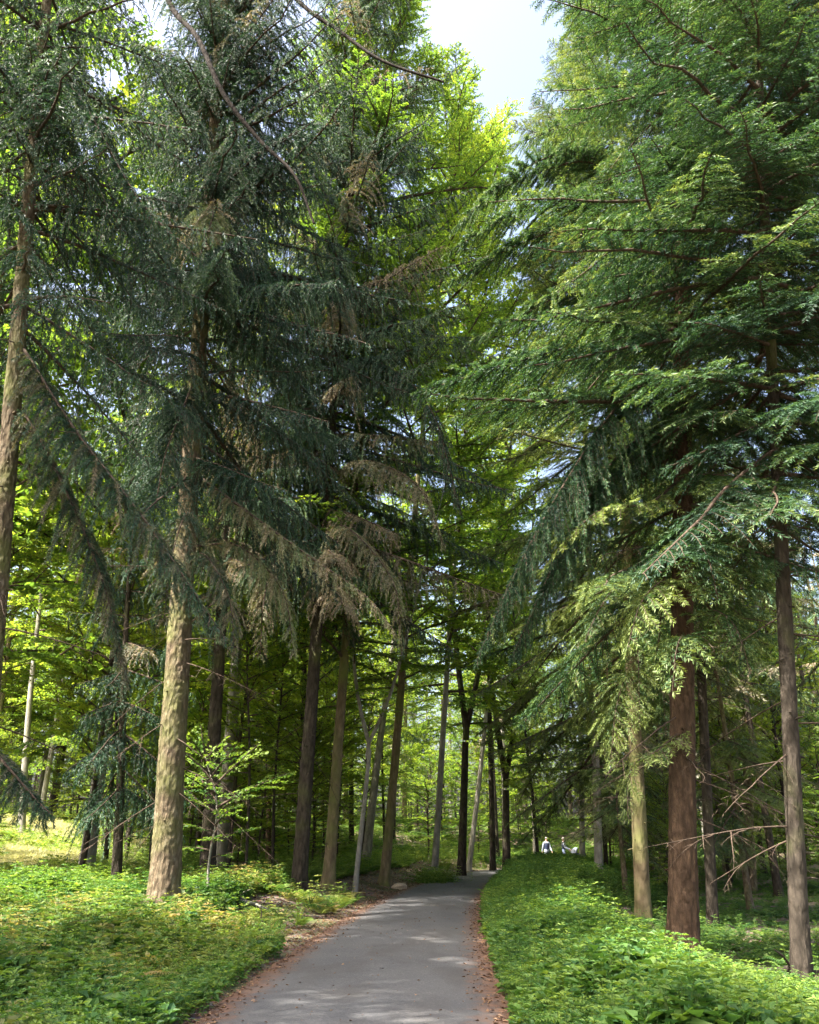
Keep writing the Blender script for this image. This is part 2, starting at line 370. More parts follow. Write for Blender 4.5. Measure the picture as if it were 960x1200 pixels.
def vgrid(rg, nz, nt_, z, t):
    G = rg.random((nz+2, nt_)); a = z*nz; i = np.floor(a).astype(int); fz = a-i; fz = fz*fz*(3-2*fz)
    c = t*nt_; j = np.floor(c).astype(int) % nt_; ft = c-np.floor(c); ft = ft*ft*(3-2*ft); j2 = (j+1) % nt_
    return (G[i, j]*(1-ft)+G[i, j2]*ft)*(1-fz)+(G[i+1, j]*(1-ft)+G[i+1, j2]*ft)*fz
def relief_trunk(mb, dirn, H, R, rg, flare, u0, P0, depth=0.012, plates=True, taper=0.9):
    # finely modelled bark: plates, ridges, root lobes, branch stubs
    zz = np.concatenate([np.linspace(0, 9, 420), np.linspace(9, H, 160)[1:]]); u = zz/H; n = len(u); S_ = 84
    P = np.stack([np.interp(u, u0, P0[:, k]) for k in range(3)], 1); th = np.linspace(0, 2*PI, S_, endpoint=False)
    r = (R*(1-taper*u**0.9)+0.01)[:, None]*np.ones(S_)[None]
    ph = rg.uniform(0, 6.28, 3)
    lob = 1+0.55*np.cos(5*th+ph[0])+0.3*np.cos(3*th+ph[1])+0.2*np.cos(8*th+ph[2])
    r = r*(1+flare*1.15*np.exp(-zz/0.22)[:, None]*lob[None]+0.22*flare*np.exp(-zz/1.2)[:, None])
    Z_, T_ = np.meshgrid(u, th/(2*PI), indexing='ij')
    q = vgrid(rg, int(H*7), 22, Z_*0.999, T_); q2 = vgrid(rg, int(H*16), 42, Z_*0.999, T_); q3 = vgrid(rg, int(H*0.9), 5, Z_*0.999, T_)
    if plates: dsp = np.abs(q-0.5)*2.0*0.9+q2*0.6
    else: dsp = q*0.3+q2*0.1
    r = r+depth*(dsp-0.7)+R*0.09*(q3-0.5)
    V = P[:, None]+np.stack([np.cos(th)[None]*r, np.sin(th)[None]*r, 0*r], -1)
    i = np.arange(n-1)[:, None]*S_; j = np.arange(S_)[None]; j2 = (j+1) % S_
    mb.add(V.reshape(-1, 3), np.stack([i+j, i+j2, i+S_+j2, i+S_+j], -1).reshape(-1, 4), 0.5, 0, 0, True)
    for k in range(26):
        h = rg.uniform(1.2, 9.5); a = rg.uniform(0, 6.28); p = np.array([np.interp(h/H, u0, P0[:, m]) for m in range(3)])
        d = np.array([math.cos(a), math.sin(a), rg.uniform(-.3, .25)]); rr = R*(1-taper*(h/H)**.9)
        ln = rg.uniform(0.03, 0.16); sr = rg.uniform(0.010, 0.022)
        tube(mb, [p+d*rr*0.85, p+d*(rr+ln*.5), p+d*(rr+ln)+np.array([0, 0, -0.01])], [sr*1.4, sr, sr*.6], 7)
REG = []
PI = math.pi
def tree_root(name, base, label, group=None, cat='tree'):
    o = empty(name, tuple(base)); tag(o, label, cat, group); return o
def rel(o):        # put a part built in world space under its thing
    pass

def conifer(name, label, px_pts, Yd, wpx, barkm, H=27, base_h=5, Lmax=4.2, step=0.17, sty='spruce', leafm='spruce', tint=0.45, dry=0.06, seed=1,
            dead=14, side=None, group=None, base=None, droop=1.0, heroes=(), flare=0.45, dens=1.0, gap=None, cat='spruce tree', keep=None):
    rg = np.random.default_rng(seed)
    if base is None:
        b = at(px_pts[0][0], px_pts[0][1], Yd); bx = b[0]
        base = np.array([bx, Yd, gz1(bx, Yd)-0.1])
        t = at(px_pts[-1][0], px_pts[-1][1], Yd)
        dirn = (t-base); dirn = dirn/dirn[2]*H; R = wpx*0.43*scale_at((px_pts[0][1]+px_pts[-1][1])/2*0.5+px_pts[0][1]*0.5, Yd)
    else:
        base = np.array([base[0], base[1], gz1(base[0], base[1])-0.1]); dirn = np.array([rg.normal(0, .3), rg.normal(0, .3), H]); R = wpx
    root = tree_root(name, base, label, group, cat)
    P, u = trunk_line((0, 0, 0), dirn, H, rg=rg)
    mb = MB()
    if px_pts and Yd < 30: relief_trunk(mb, dirn, H, R, rg, flare, u, P, depth=0.016 if R > .18 else 0.010)
    else: tube(mb, P, R*(1-0.9*u**0.9)+0.01, 22, 0, flare=flare, rough=0.02, rg=rg)
    mb.build('trunk', M[barkm], root)
    def tp(h): return np.array([np.interp(h/H, u, P[:, k]) for k in range(3)])
    cr = MB(); h = base_h; az = rg.uniform(0, 6.28); wl = 0
    while h < H-0.3:
        f = (h-base_h)/(H-base_h)
        prof = min(1, 0.7+f*2.5)*(1-f)**0.62
        if wl <= 0:
            wl = rg.integers(3, 6); h += step*3.6*rg.uniform(0.7, 1.5); az = rg.uniform(0, 6.28)
        wl -= 1
        L = Lmax*prof*(rg.uniform(0.5, 1.25) if rg.random() > 0.18 else 0.1)
        az += 1.4+rg.normal(0, 0.3); a = az % 6.283
        if side is not None:
            L *= 1+side[1]*math.cos(a-side[0])
        pitch = math.radians(-22*droop*(1-f)+28*f+rg.normal(0, 6))
        sag = 0.28*droop*(1-f*0.7)+rg.normal(0, 0.04)
        ok = True
        if keep is not None: ok = keep(base, a, L, h, rg)
        if L > 0.4 and ok:
            pth = conifer_path(tp(h), a, L, pitch, sag, 0.14, rg)
            dd = dry*(1 if f < 0.5 else 0.3)
            dd = 0 if rg.random() > dry*2.5 else min(1, 0.25+rg.uniform(0, 0.6))
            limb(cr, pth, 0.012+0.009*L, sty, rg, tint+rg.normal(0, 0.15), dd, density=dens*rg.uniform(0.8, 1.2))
        h += rg.normal(0, 0.05)
    for hp in heroes:
        pts = np.array([at(*q) for q in hp['p']])-base
        pp = catmull(pts, 5)
        limb(cr, pp, hp.get('r', 0.04), ('spruce_near' if hp.get('sty', sty) == 'spruce' and Yd < 19 else hp.get('sty', sty)), rg, hp.get('tint', tint), hp.get('dry', 0.0), density=hp.get('dens', 1.1), blscale=hp.get('bls', 1.0))
    cr.build('crown', [M['twig'], M[leafm]], root)
    if dead:
        for i in range(dead if px_pts else 3):
            db = MB()
            h = rg.uniform(1.8, base_h+1.5); L = rg.uniform(0.8, 2.6)*Lmax/4.2
            pth = conifer_path(tp(h), rg.uniform(0, 6.28), L, math.radians(rg.uniform(-30, 8)), 0.25, 0.1, rg)
            limb(db, pth, 0.014, 'dead', rg, density=0.8)
            db.build('dead_branch', [M['twig'], M['twig']], root)
    return root

def beech(name, label, px_pts, Yd, wpx, barkm, H=24, base_h=5, Lmax=4.5, nl=46, sty='beech', tint=0.5, dry=0.0, seed=1, fork=None,
          group=None, base=None, flare=0.4, spread=1.0, cat='tree', leafm='beech', shrubby=False, keep=None, lean=None):
    rg = np.random.default_rng(seed)
    if base is None:
        b = at(px_pts[0][0], px_pts[0][1], Yd); bx = b[0]
        base = np.array([bx, Yd, gz1(bx, Yd)-0.1]); t = at(px_pts[-1][0], px_pts[-1][1], Yd)
        dirn = (t-base); dirn = dirn/dirn[2]*H; R = wpx*0.34*scale_at(px_pts[0][1], Yd)
        dirn[0] = np.clip(dirn[0], -0.2*H, 0.2*H)
    else:
        base = np.array([base[0], base[1], gz1(base[0], base[1])-0.1]); dirn = np.array([rg.normal(0, .02*H), rg.normal(0, .02*H), H]); R = wpx
    root = tree_root(name, base, label, group, cat)
    lines = []
    mb = MB()
    if fork:
        P, u = trunk_line((0, 0, 0), dirn, H, rg=rg, wob=0.1)
        fp = dirn*(fork/H)
        k = u*H <= fork
        for sgn, rr, tl in ((-1, 0.72, 1.0), (1, 0.66, 0.93)):
            q = np.concatenate([[0, 0.04, 0.09, 0.16], np.linspace(0.25, 1, 22)])
            off = np.array([sgn*(0.9+H*0.05), rg.normal(0, 0.8), 0])
            end = dirn*tl+off
            PP = fp[None]*(1-q)[:, None]+end[None]*q[:, None]; PP[:, 0] += sgn*0.35*np.sin(np.minimum(q*4, 1)*1.57)
            PP = np.vstack([fp-dirn/H*0.5, PP]); tube(mb, PP, R*rr*(1-0.9*np.concatenate([[0], q]))+0.01, 14, 0)
            lines.append((PP, fork, H*tl))
        tube(mb, P[k], R*(1-0.25*u[k]*H/fork), 20, 0, flare=flare, rough=0.015, rg=rg)
    else:
        P, u = trunk_line((0, 0, 0), dirn, H, rg=rg, wob=0.12)
        if px_pts and Yd < 35 and R > 0.1: relief_trunk(mb, dirn, H, R, rg, flare, u, P, depth=0.008, plates=False)
        else: tube(mb, P, R*(1-0.92*u)+0.008, 20, 0, flare=flare, rough=0.015, rg=rg)
        lines.append((P, 0, H))
    mb.build('trunk', M[barkm], root)
    cr = MB(); az = rg.uniform(0, 6)
    nl = int(nl*(1.1 if sty == 'beech_far' else 1.3))
    for i in range(nl):
        P, z0, z1 = lines[i % len(lines)]
        f = (i+rg.uniform(0, 1))/nl; h = base_h+(H*0.985-base_h)*f; h = min(max(h, z0+0.3), z1*0.99)
        p0 = np.array([np.interp(h, P[:, 2], P[:, q]) for q in range(3)])
        az += 2.399+rg.normal(0, 0.3)
        prof = (0.55+0.9*f if f < 0.5 else 1.0)*(1-max(0, f-0.55)/0.45*0.62)
        L = Lmax*prof*rg.uniform(0.65, 1.1)*spread
        pitch = math.radians(8+50*f+rg.normal(0, 9))
        if keep is not None and not keep(base, az % 6.283, L, h, rg): continue
        pth = conifer_path(p0, az, L, pitch, 0.12, 0.0, rg)
        tnt = tint+rg.normal(0, 0.09)
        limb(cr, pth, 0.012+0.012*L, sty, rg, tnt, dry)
        if L > 2.2:    # a side bough rising off the main one
            for kk, sg in ((3, 1), (5, -1)):
                q = pth[kk]; limb(cr, conifer_path(q, az+sg*0.8, L*(0.72-0.08*kk), pitch+rg.uniform(-.2, .4), 0.05, 0, rg), 0.01+0.006*L, sty, rg, tnt+rg.normal(0, .06), dry)
    cr.build('crown', [M['twig'], M[leafm]], root)
    return root

def copy_tree(src, loc, rot, scl, label=None, group=None):
    r = src.copy(); C.link(r); r.location = loc; r.rotation_euler = (0, 0, rot); r.scale = (scl, scl, scl*1.0)
    if label: r['label'] = label
    if group: r['group'] = group
    elif 'group' in r: del r['group']
    for ch in src.children:
        c = ch.copy(); C.link(c); c.parent = r
    return r

PI = math.pi
# ------------------------------------------------------------------ the spruces left of the road
conifer('spruce_tree', 'grey brown spruce trunk at the left edge with long dark drooping boughs', [(-30, 1060), (12, 500), (34, 260)], 12.5, 36, 'bark_spruce',
        H=30, base_h=9.8, Lmax=4.0, step=0.13, seed=11, tint=0.2, dry=0.0, dead=16, dens=0.85,
        heroes=[dict(p=[(22, 400, 12.5), (85, 500, 12), (170, 610, 11.6), (262, 745, 11.4)], r=0.035, tint=0.3, dry=0.05, bls=1.05, dens=1.7),
                dict(p=[(20, 470, 12.5), (70, 560, 12.2), (120, 680, 12), (150, 800, 12)], r=0.03, tint=0.3, dry=0.2, bls=0.9, dens=1.6),
                dict(p=[(-25, 860, 12.4), (10, 900, 12), (45, 940, 11.8), (62, 955, 11.7)], r=0.03, tint=0.25, dry=0.05, bls=0.7, dens=1.7),
                dict(p=[(30, 60, 12.5), (90, 110, 12), (160, 230, 11.5), (230, 300, 11.2)], r=0.04, tint=0.3, dry=0.0, bls=0.9)])
L1 = conifer('spruce_tree', 'thick warm brown spruce trunk with flared base in the plants left of the road', [(192, 1062), (203, 880), (228, 480)], 18, 39, 'bark_spruce',
        H=38, base_h=9.4, Lmax=4.9, step=0.085, seed=23, tint=0.14, dry=0.01, dead=16, flare=0.55, dens=1.0, side=(0.0, 0.28),
        heroes=[dict(p=[(236, 560, 18), (290, 600, 17), (360, 650, 16.5), (430, 700, 16.2), (465, 745, 16)], r=0.035, tint=0.8, dry=0.45, bls=0.75),
                dict(p=[(226, 450, 18), (214, 480, 16.6), (192, 540, 16), (176, 640, 15.7)], r=0.03, tint=0.15, bls=1.0, dens=1.2),
                dict(p=[(224, 600, 18), (214, 610, 16.8), (200, 660, 16.4), (192, 730, 16.2)], r=0.025, tint=0.25, dry=0.15, bls=0.8),
                dict(p=[(222, 660, 18), (240, 650, 17), (268, 700, 16.6), (275, 770, 16.5)], r=0.025, tint=0.3, dry=0.2, bls=0.8),
                dict(p=[(232, 640, 18), (280, 640, 17.5), (330, 690, 17.2), (345, 770, 17)], r=0.03, tint=0.85, dry=0.35, bls=0.7),
                dict(p=[(238, 300, 18), (240, 250, 16.5), (250, 250, 15.5), (235, 300, 15)], r=0.03, tint=0.9, dry=0.1, bls=0.8)])
for pts, rr in (([(215, -120, 17.6), (196, -10, 16.5), (232, 45, 16), (262, 110, 15.6), (305, 165, 15.2), (345, 205, 15), (368, 262, 15)], 0.095),
            ([(238, -150, 17.8), (335, -15, 16), (400, 38, 15.5), (450, 72, 15.2), (520, 96, 15)], 0.07)):
    mb = MB(); pp = catmull(np.array([at(*q) for q in pts]), 6)-np.array(L1.location)
    tube(mb, pp, np.linspace(rr, 0.028, len(pp)), 8); o = mb.build('limb', M['bark_shaded'], L1); o['label'] = 'long bare limb curving across the crown, coloured dark for shade'
conifer('spruce_tree', 'slim spruce trunk in shade just right of the thick warm brown trunk', [(243, 1035), (250, 800), (262, 640)], 24, 20, 'bark_dark',
        H=30, base_h=7, Lmax=4.2, step=0.22, seed=31, tint=0.4, dry=0.15, dead=10, dens=0.9)
conifer('spruce_tree', 'dark leaning spruce with brown drooping twigs, first trunk along the left road edge', [(350, 1037), (372, 760), (390, 480)], 25, 19, 'bark_dark',
        H=42, base_h=8.5, Lmax=5.8, step=0.11, seed=43, tint=0.34, dry=0.07, dead=12, side=(-0.2, 0.15),
        heroes=[dict(p=[(388, 560, 25), (430, 540, 23), (490, 570, 21), (520, 640, 20.5)], r=0.04, tint=0.7, dry=0.45, bls=0.9),
                dict(p=[(388, 620, 25), (410, 620, 22.5), (460, 680, 21), (470, 760, 20.8)], r=0.04, tint=0.8, dry=0.5, bls=0.8),
                dict(p=[(390, 440, 25), (430, 420, 23), (500, 470, 21.5), (540, 600, 21)], r=0.04, tint=0.3, dry=0.0, bls=1.1),
                dict(p=[(380, 640, 25), (330, 640, 23), (310, 700, 22), (305, 770, 22)], r=0.04, tint=0.65, dry=0.5, bls=0.8)])
beech('beech_tree', 'dark olive trunk standing right behind the dark leaning spruce trunk', [(385, 1030), (400, 840), (406, 720)], 27.5, 20, 'bark_moss', H=41, base_h=7, Lmax=7.2, nl=84, seed=51, tint=0.38, flare=0.6)
beech('beech_tree', 'thin grey young trunk forking low, between the olive trunk and the mossy footed one', [(416, 1030), (428, 900), (437, 820)], 28, 9, 'bark_grey', H=15, base_h=5, Lmax=2.4, nl=22, seed=53, tint=0.6, fork=4.6, flare=0.2)
beech('beech_tree', 'pale grey leaning trunk seen behind the thin forked one', [(429, 985), (436, 930), (443, 890)], 46, 15, 'bark_grey', H=22, base_h=8, Lmax=4, nl=36, seed=57, tint=0.6, sty='beech_far')
beech('beech_tree', 'warm brown trunk with bright moss on its foot beside the litter bank', [(450, 1018), (463, 880), (472, 790)], 33, 16, 'bark_moss', H=41, base_h=7, Lmax=6.6, nl=70, seed=61, tint=0.5, flare=0.6)
beech('beech_tree', 'slender pale grey trunk leaning right above the small green tuft', [(508, 1010), (517, 900), (530, 715)], 38, 11, 'bark_grey', H=43, base_h=8, Lmax=7.6, nl=90, seed=63, tint=0.6, sty='beech_far')
beech('beech_tree', 'dark trunk forking into two steep stems left of the white trunk', [(540, 1007), (545, 900)], 43, 15, 'bark_dark', H=35, base_h=7, Lmax=6.0, nl=64, seed=67, tint=0.45, fork=7.0, sty='beech_far')
beech('beech_tree', 'bright white sunlit trunk leaning right at the road bend', [(548, 992), (563, 900)], 50, 9, 'bark_pale', H=30, base_h=8, Lmax=5, nl=44, seed=71, tint=0.6, sty='beech_far', flare=0.2)
beech('beech_tree', 'straight dark trunk between the white trunk and the low forked one', [(577, 1002), (576, 900)], 50, 10, 'bark_dark', H=34, base_h=7, Lmax=5.6, nl=56, seed=73, tint=0.5, sty='beech_far')
beech('beech_tree', 'dark trunk forking low at the inside of the road bend', [(593, 1003), (593, 930)], 52, 14, 'bark_dark', H=34, base_h=6, Lmax=6.0, nl=60, seed=79, tint=0.5, sty='beech_far', fork=5.2)
beech('beech_tree', 'thin orange brown trunk just left of the two walkers', [(626, 1002), (624, 925)], 62, 5, 'bark_pale', H=18, base_h=6, Lmax=3.4, nl=28, seed=83, tint=0.5, sty='beech_far', flare=0.1)
beech('young_tree', 'black thin sapling stem right of the slim shaded spruce', [(288, 1033), (293, 830)], 26, 5, 'bark_dark', H=11, base_h=3, Lmax=2.0, nl=26, seed=85, tint=0.55, flare=0.1)
beech('young_tree', 'crooked thin sapling stem halfway between the sapling and the dark leaning spruce', [(320, 1015), (325, 860)], 31, 5, 'bark_dark', H=12, base_h=3, Lmax=2.2, nl=26, seed=86, tint=0.55, flare=0.1)
beech('beech_tree', 'reddish slim trunk behind the crooked sapling', [(315, 1003), (318, 880)], 42, 9, 'bark_red', H=20, base_h=6, Lmax=3.6, nl=34, seed=87, tint=0.6, sty='beech_far')
beech('beech_tree', 'pale brown trunk alone in the sunny clearing at the far left', [(33, 930), (36, 820)], 40, 12, 'bark_grey', H=22, base_h=8, Lmax=4.4, nl=36, seed=89, tint=0.75, sty='beech_far')
conifer('spruce_tree', 'small dark spruce with hanging boughs left of the thick warm brown trunk', [(140, 1012), (142, 900)], 22, 13, 'bark_dark', H=13, base_h=1.8, Lmax=2.3, step=0.16, seed=91, tint=0.15, dry=0.05, dead=0, droop=1.3, flare=0.2)
# low leafy spray in front of the trunks, left of the road
beech('young_tree', 'low young beech with a flat bright spray of leaves beside the slim shaded spruce', [(246, 1045), (250, 900)], 20, 4, 'bark_grey', H=3.4, base_h=1.0, Lmax=1.9, nl=14, seed=92, tint=0.75, flare=0.1, leafm='herb')

# ------------------------------------------------------------------ the conifers right of the road
conifer('fir_tree', 'tall reddish brown fir trunk rising from the plants at right, scaly bark', [(801, 1128), (808, 950), (797, 340)], 13.4, 37, 'bark_red',
        H=30, base_h=5.6, Lmax=4.4, step=0.14, sty='fir', leafm='fir', seed=101, tint=0.34, dry=0.0, dead=14, flare=0.3, side=(PI, 0.1),
        heroes=[dict(p=[(797, 430, 13.4), (730, 470, 12.8), (660, 570, 12.4), (600, 680, 12.2), (560, 770, 12.2)], r=0.035, tint=0.15, sty='spruce', bls=1.25, dens=1.7),
                dict(p=[(798, 480, 13.4), (720, 540, 13), (660, 640, 12.8), (600, 770, 12.7)], r=0.035, tint=0.15, sty='spruce', bls=1.2, dens=1.7),
                dict(p=[(797, 390, 13.4), (700, 400, 12.8), (600, 425, 12.4), (490, 460, 12.2)], r=0.035, tint=0.2, sty='fir', bls=1.2, dens=1.6),
                dict(p=[(800, 560, 13.4), (760, 590, 12.6), (700, 600, 12), (640, 660, 11.8)], r=0.035, tint=0.85, bls=0.6),
                dict(p=[(805, 690, 13.4), (780, 680, 12.6), (752, 705, 12.2), (735, 760, 12)], r=0.02, tint=0.8, bls=0.8),
                dict(p=[(808, 730, 13.4), (835, 715, 12.7), (862, 735, 12.3), (880, 790, 12.1)], r=0.02, tint=0.6, bls=0.7),
                dict(p=[(806, 760, 13.4), (800, 745, 12.4), (792, 765, 11.9), (788, 810, 11.7)], r=0.018, tint=0.7, bls=0.6),
                dict(p=[(806, 650, 13.4), (812, 630, 12.4), (830, 655, 11.8), (842, 705, 11.6)], r=0.02, tint=0.5, bls=0.8),
                dict(p=[(806, 850, 13.4), (770, 880, 13), (740, 900, 12.8), (735, 960, 12.7)], r=0.02, tint=0.9, dry=0.1, bls=0.55)])
conifer('fir_tree', 'dark brown fir trunk near the right edge with bare downcurved branches crossing it', [(938, 1148), (928, 900), (905, 400)], 12, 23, 'bark_dark',
        H=31, base_h=6.8, Lmax=4.6, step=0.12, sty='fir', leafm='fir', seed=103, tint=0.22, dry=0.0, dead=22, flare=0.3)
conifer('fir_tree', 'slim dark trunk close behind the reddish brown fir', [(836, 1092), (828, 900), (822, 780)], 20, 14, 'bark_dark',
        H=33, base_h=8, Lmax=3.8, step=0.19, sty='fir', leafm='fir', seed=107, tint=0.5, dry=0.12, dead=14, flare=0.2)
conifer('fir_tree', 'grey brown trunk with ivy green flecks left of the reddish brown fir, pale sunny crown', [(754, 1078), (746, 900), (735, 640)], 20.5, 20, 'bark_moss',
        H=33, base_h=5.0, Lmax=4.4, step=0.16, sty='fir', leafm='fir', seed=109, tint=0.75, dry=0.04, dead=14, flare=0.2,
        heroes=[dict(p=[(742, 800, 20.5), (735, 790, 19.2), (722, 830, 18.8), (715, 900, 18.6)], r=0.02, tint=0.75, bls=0.9),
                dict(p=[(742, 760, 20.5), (760, 750, 19.2), (775, 790, 18.8), (780, 860, 18.6)], r=0.02, tint=0.5, bls=0.9),
                dict(p=[(740, 700, 20.5), (720, 690, 19.2), (690, 740, 18.6), (672, 810, 18.4)], r=0.02, tint=0.7, bls=1.0),
                dict(p=[(742, 740, 20.5), (744, 735, 19.2), (748, 770, 18.7), (750, 850, 18.5)], r=0.02, tint=0.8, bls=0.9),
                dict(p=[(738, 230, 20.5), (690, 190, 19.5), (625, 205, 19), (560, 235, 18.6)], r=0.04, tint=0.35, bls=1.3, dens=1.4),
                dict(p=[(738, 160, 20.5), (700, 110, 19.8), (650, 150, 19.5), (598, 172, 19)], r=0.04, tint=0.5, bls=1.2, dens=1.3),
                dict(p=[(738, 300, 20.5), (670, 270, 19), (600, 290, 18.6), (530, 330, 18.2)], r=0.04, tint=0.3, bls=1.3, dens=1.4),
                dict(p=[(738, 200, 20.5), (660, 180, 19), (590, 215, 18.6), (530, 270, 18.2)], r=0.035, tint=0.35, bls=1.3, dens=1.4),
                dict(p=[(738, 265, 20.5), (650, 235, 18.6), (580, 262, 18.2), (520, 300, 18)], r=0.035, tint=0.45, bls=1.2, dens=1.4),
                dict(p=[(740, 370, 20.5), (680, 340, 19), (610, 370, 18.6), (550, 400, 18.2)], r=0.04, tint=0.4, bls=1.3, dens=1.4)])
conifer('fir_tree', 'narrow grey trunk with sunlit patches high up, behind the green mound', [(703, 1045), (700, 860), (692, 700)], 31, 11, 'bark_grey',
        H=43, base_h=3.6, Lmax=6.6, step=0.16, sty='fir', leafm='fir', seed=113, tint=0.65, dry=0.08, dead=10, flare=0.1)
conifer('fir_tree', 'short grey trunk further behind the mound right of the walkers', [(681, 1000), (681, 900)], 48, 8, 'bark_grey',
        H=22, base_h=5, Lmax=3.6, step=0.3, sty='spruce_far', leafm='fir', seed=127, tint=0.6, dry=0.1, dead=0, flare=0.1)
conifer('fir_tree', 'mid distance trunk between the reddish brown fir and the dark edge fir', [(881, 1045), (875, 880)], 33, 13, 'bark_spruce',
        H=24, base_h=6.5, Lmax=3.4, step=0.26, sty='spruce_far', leafm='fir', seed=131, tint=0.6, dry=0.15, dead=12, flare=0.1)
conifer('fir_tree', 'dark fir reaching in from beyond the right edge, its trunk outside the view', None, 0, 0.2, 'bark_dark', H=32, base_h=6.5, Lmax=5.0, step=0.14, sty='fir', leafm='fir',
        seed=137, tint=0.15, dry=0.0, dead=6, base=(12.2, 18.5))
# ------------------------------------------------------------------ the wood behind: a few prototypes, copied
def proto(fn, *a, **k):
    return fn(*a, **k)
pB = [beech('beech_tree', 'proto', None, 0, 0.17+0.03*i, ['bark_grey', 'bark_dark', 'bark_moss', 'bark_grey'][i], H=25+2*i, base_h=3.8, Lmax=5.4, nl=56, seed=200+i, sty='beech_far',
            tint=[0.55, 0.4, 0.65, 0.8][i], base=(0, 300+20*i)) for i in range(4)]
pS = [conifer('spruce_tree', 'proto', None, 0, 0.16, ['bark_dark', 'bark_spruce'][i], H=24, base_h=6.5-3*i, Lmax=3.0, step=0.26, seed=210+i, sty='spruce_far', tint=0.5, dry=0.12, dead=10, base=(0, 400+20*i)) for i in range(2)]
pY = [beech('young_beech', 'proto', None, 0, 0.045, 'bark_dark', H=5+2.2*i, base_h=0.9, Lmax=2.1, nl=26+4*i, seed=220+i, tint=[0.55, 0.7, 0.45][i], base=(0, 500+20*i), flare=0.1, cat='young tree') for i in range(3)]

placed = []
for o in bpy.data.objects:
    if o.type == 'EMPTY' and 'category' in o and o['label'] != 'proto': placed.append((o.location.x, o.location.y))
R2 = random.Random(5)
def visible(x, y, m=3.0):
    return abs(x) < y*0.5*1.08+m
def free(x, y, dmin):
    if abs(float(road_s(x, y)[0])) < HW+1.6: return False
    if y < 60 and 0.155 < x/y < 0.215: return False      # the view along the road to the walkers stays open
    return all((x-a)**2+(y-b)**2 > dmin**2 for a, b in placed)
GL = 'trees on the sunny slope behind the left row'; GC = 'trees of the far wood beyond the bend'; GR = 'thin trunks of the shaded plantation at right'
used = set()
def put(protos, x, y, s, label, group):
    k = R2.randrange(len(protos)); src = protos[k]; loc = (x, y, gz1(x, y)-0.1); rot = R2.uniform(0, 6.28)
    placed.append((x, y))
    if src.name not in used:
        used.add(src.name); src.location = loc; src.rotation_euler = (0, 0, rot); src.scale = (s, s, s); src['label'] = label; src['group'] = group; return src
    return copy_tree(src, loc, rot, s, label, group)
def scatter(n, xr, yr, dmin, protos, label, group, smin=0.85, smax=1.15, cond=None):
    c = 0
    for _ in range(n*60):
        if c >= n: break
        y = R2.uniform(*yr); x = R2.uniform(*xr)*y if abs(xr[0]) < 2 and abs(xr[1]) < 2 else R2.uniform(*xr)
        if not visible(x, y) or not free(x, y, dmin) or (cond and not cond(x, y)): continue
        put(protos, x, y, R2.uniform(smin, smax), label, group); c += 1
def not_clearing(x, y): return not (x < -0.36*y and y < 50)
pM = [beech('beech_tree', 'proto', None, 0, 0.09, 'bark_dark', H=11+3*i, base_h=1.8, Lmax=3.4, nl=44, seed=240+i, sty='beech', tint=[0.6, 0.8, 0.7][i], base=(0, 560+20*i), flare=0.2) for i in range(3)]
pF = [conifer('fir_tree', 'proto', None, 0, 0.10, 'bark_spruce', H=13+3*i, base_h=1.5, Lmax=3.0, step=0.2, sty='fir', leafm='fir', seed=250+i, tint=[0.6, 0.75][i], dry=0.1, dead=3, base=(0, 640+20*i)) for i in range(2)]
for x, y, s_, lb in ((-16.5, 27, 1.15, 'tall leafy tree filling the gap between the left edge spruce and the thick brown trunk'), (-10.5, 29, 1.35, 'tall leafy tree behind the thick warm brown trunk'),
                     (-12.5, 22.5, 1.3, 'very tall leafy tree behind the crowns of the left edge spruce'), (-17.5, 22, 1.3, 'very tall leafy tree showing at the upper left edge behind the spruce boughs'), (-7.6, 36, 1.15, 'tall leafy tree behind the dark leaning spruce')):
    put(pB, x, y, s_, lb, None)
for x, y, s_, lb in ((-9.2, 25, 0.9, 'middle sized leafy tree with glowing yellow green leaves behind the small dark spruce'), (-13.6, 24, 0.9, 'middle sized leafy tree with glowing yellow green leaves under the left edge spruce'),
                     (-6.3, 31, 0.8, 'middle sized leafy tree behind the slim shaded spruce and the sapling'), (-3.6, 40, 0.8, 'middle sized leafy tree behind the mossy footed trunk'),
                     (12.4, 33, 0.85, 'middle sized leafy tree between the green mound and the reddish brown fir')):
    put(pM, x, y, s_, lb, None)
for x, y, s_, lb in ((6.0, 25, 0.75, 'young fir with pale drooping sprays behind the green mound'), (9.2, 24.5, 0.85, 'young fir with drooping sprays behind the reddish brown fir'),
                     (16.0, 29, 0.8, 'young fir behind the dark fir at the right edge'), (8.6, 33, 1.0, 'young fir left of the grey brown trunk with flecks')):
    put(pF, x, y, s_, lb, None)
# unseen trees added left of the frame to throw shade on the near road
for x, y, s_, lb in ((-10.8, 5.0, 0.95, 'a few steps ahead'), (-10.5, -1.5, 0.95, 'level with the camera'), (-17, 2, 1.1, 'farthest from the road'), (-20, 7.5, 0.9, 'farther ahead')):
    put(pB, x, y, s_, 'unseen leafy tree added for shade just left of the view, '+lb, 'trees just left of the view')
# left slope
scatter(7, (-0.5, -0.06), (40, 62), 3.8, pB, 'leafy tree', GL, cond=not_clearing)
scatter(22, (-0.56, -0.04), (29, 62), 3.0, pM, 'leafy tree', GL, 0.8, 1.35, cond=not_clearing)
scatter(7, (-0.58, -0.34), (50, 66), 3.0, pM+pB, 'leafy tree with bright yellow green crown on the slope behind the left row', GL)
for x, y, s_, lb in ((-15.5, 33, 0.6, 'low young beech standing alone in the pale clearing'), (-13.8, 29, 0.45, 'small bushy young beech at the near edge of the pale clearing'), (-20, 41, 0.7, 'young beech at the back of the pale clearing')):
    put(pY, x, y, s_, lb, None)
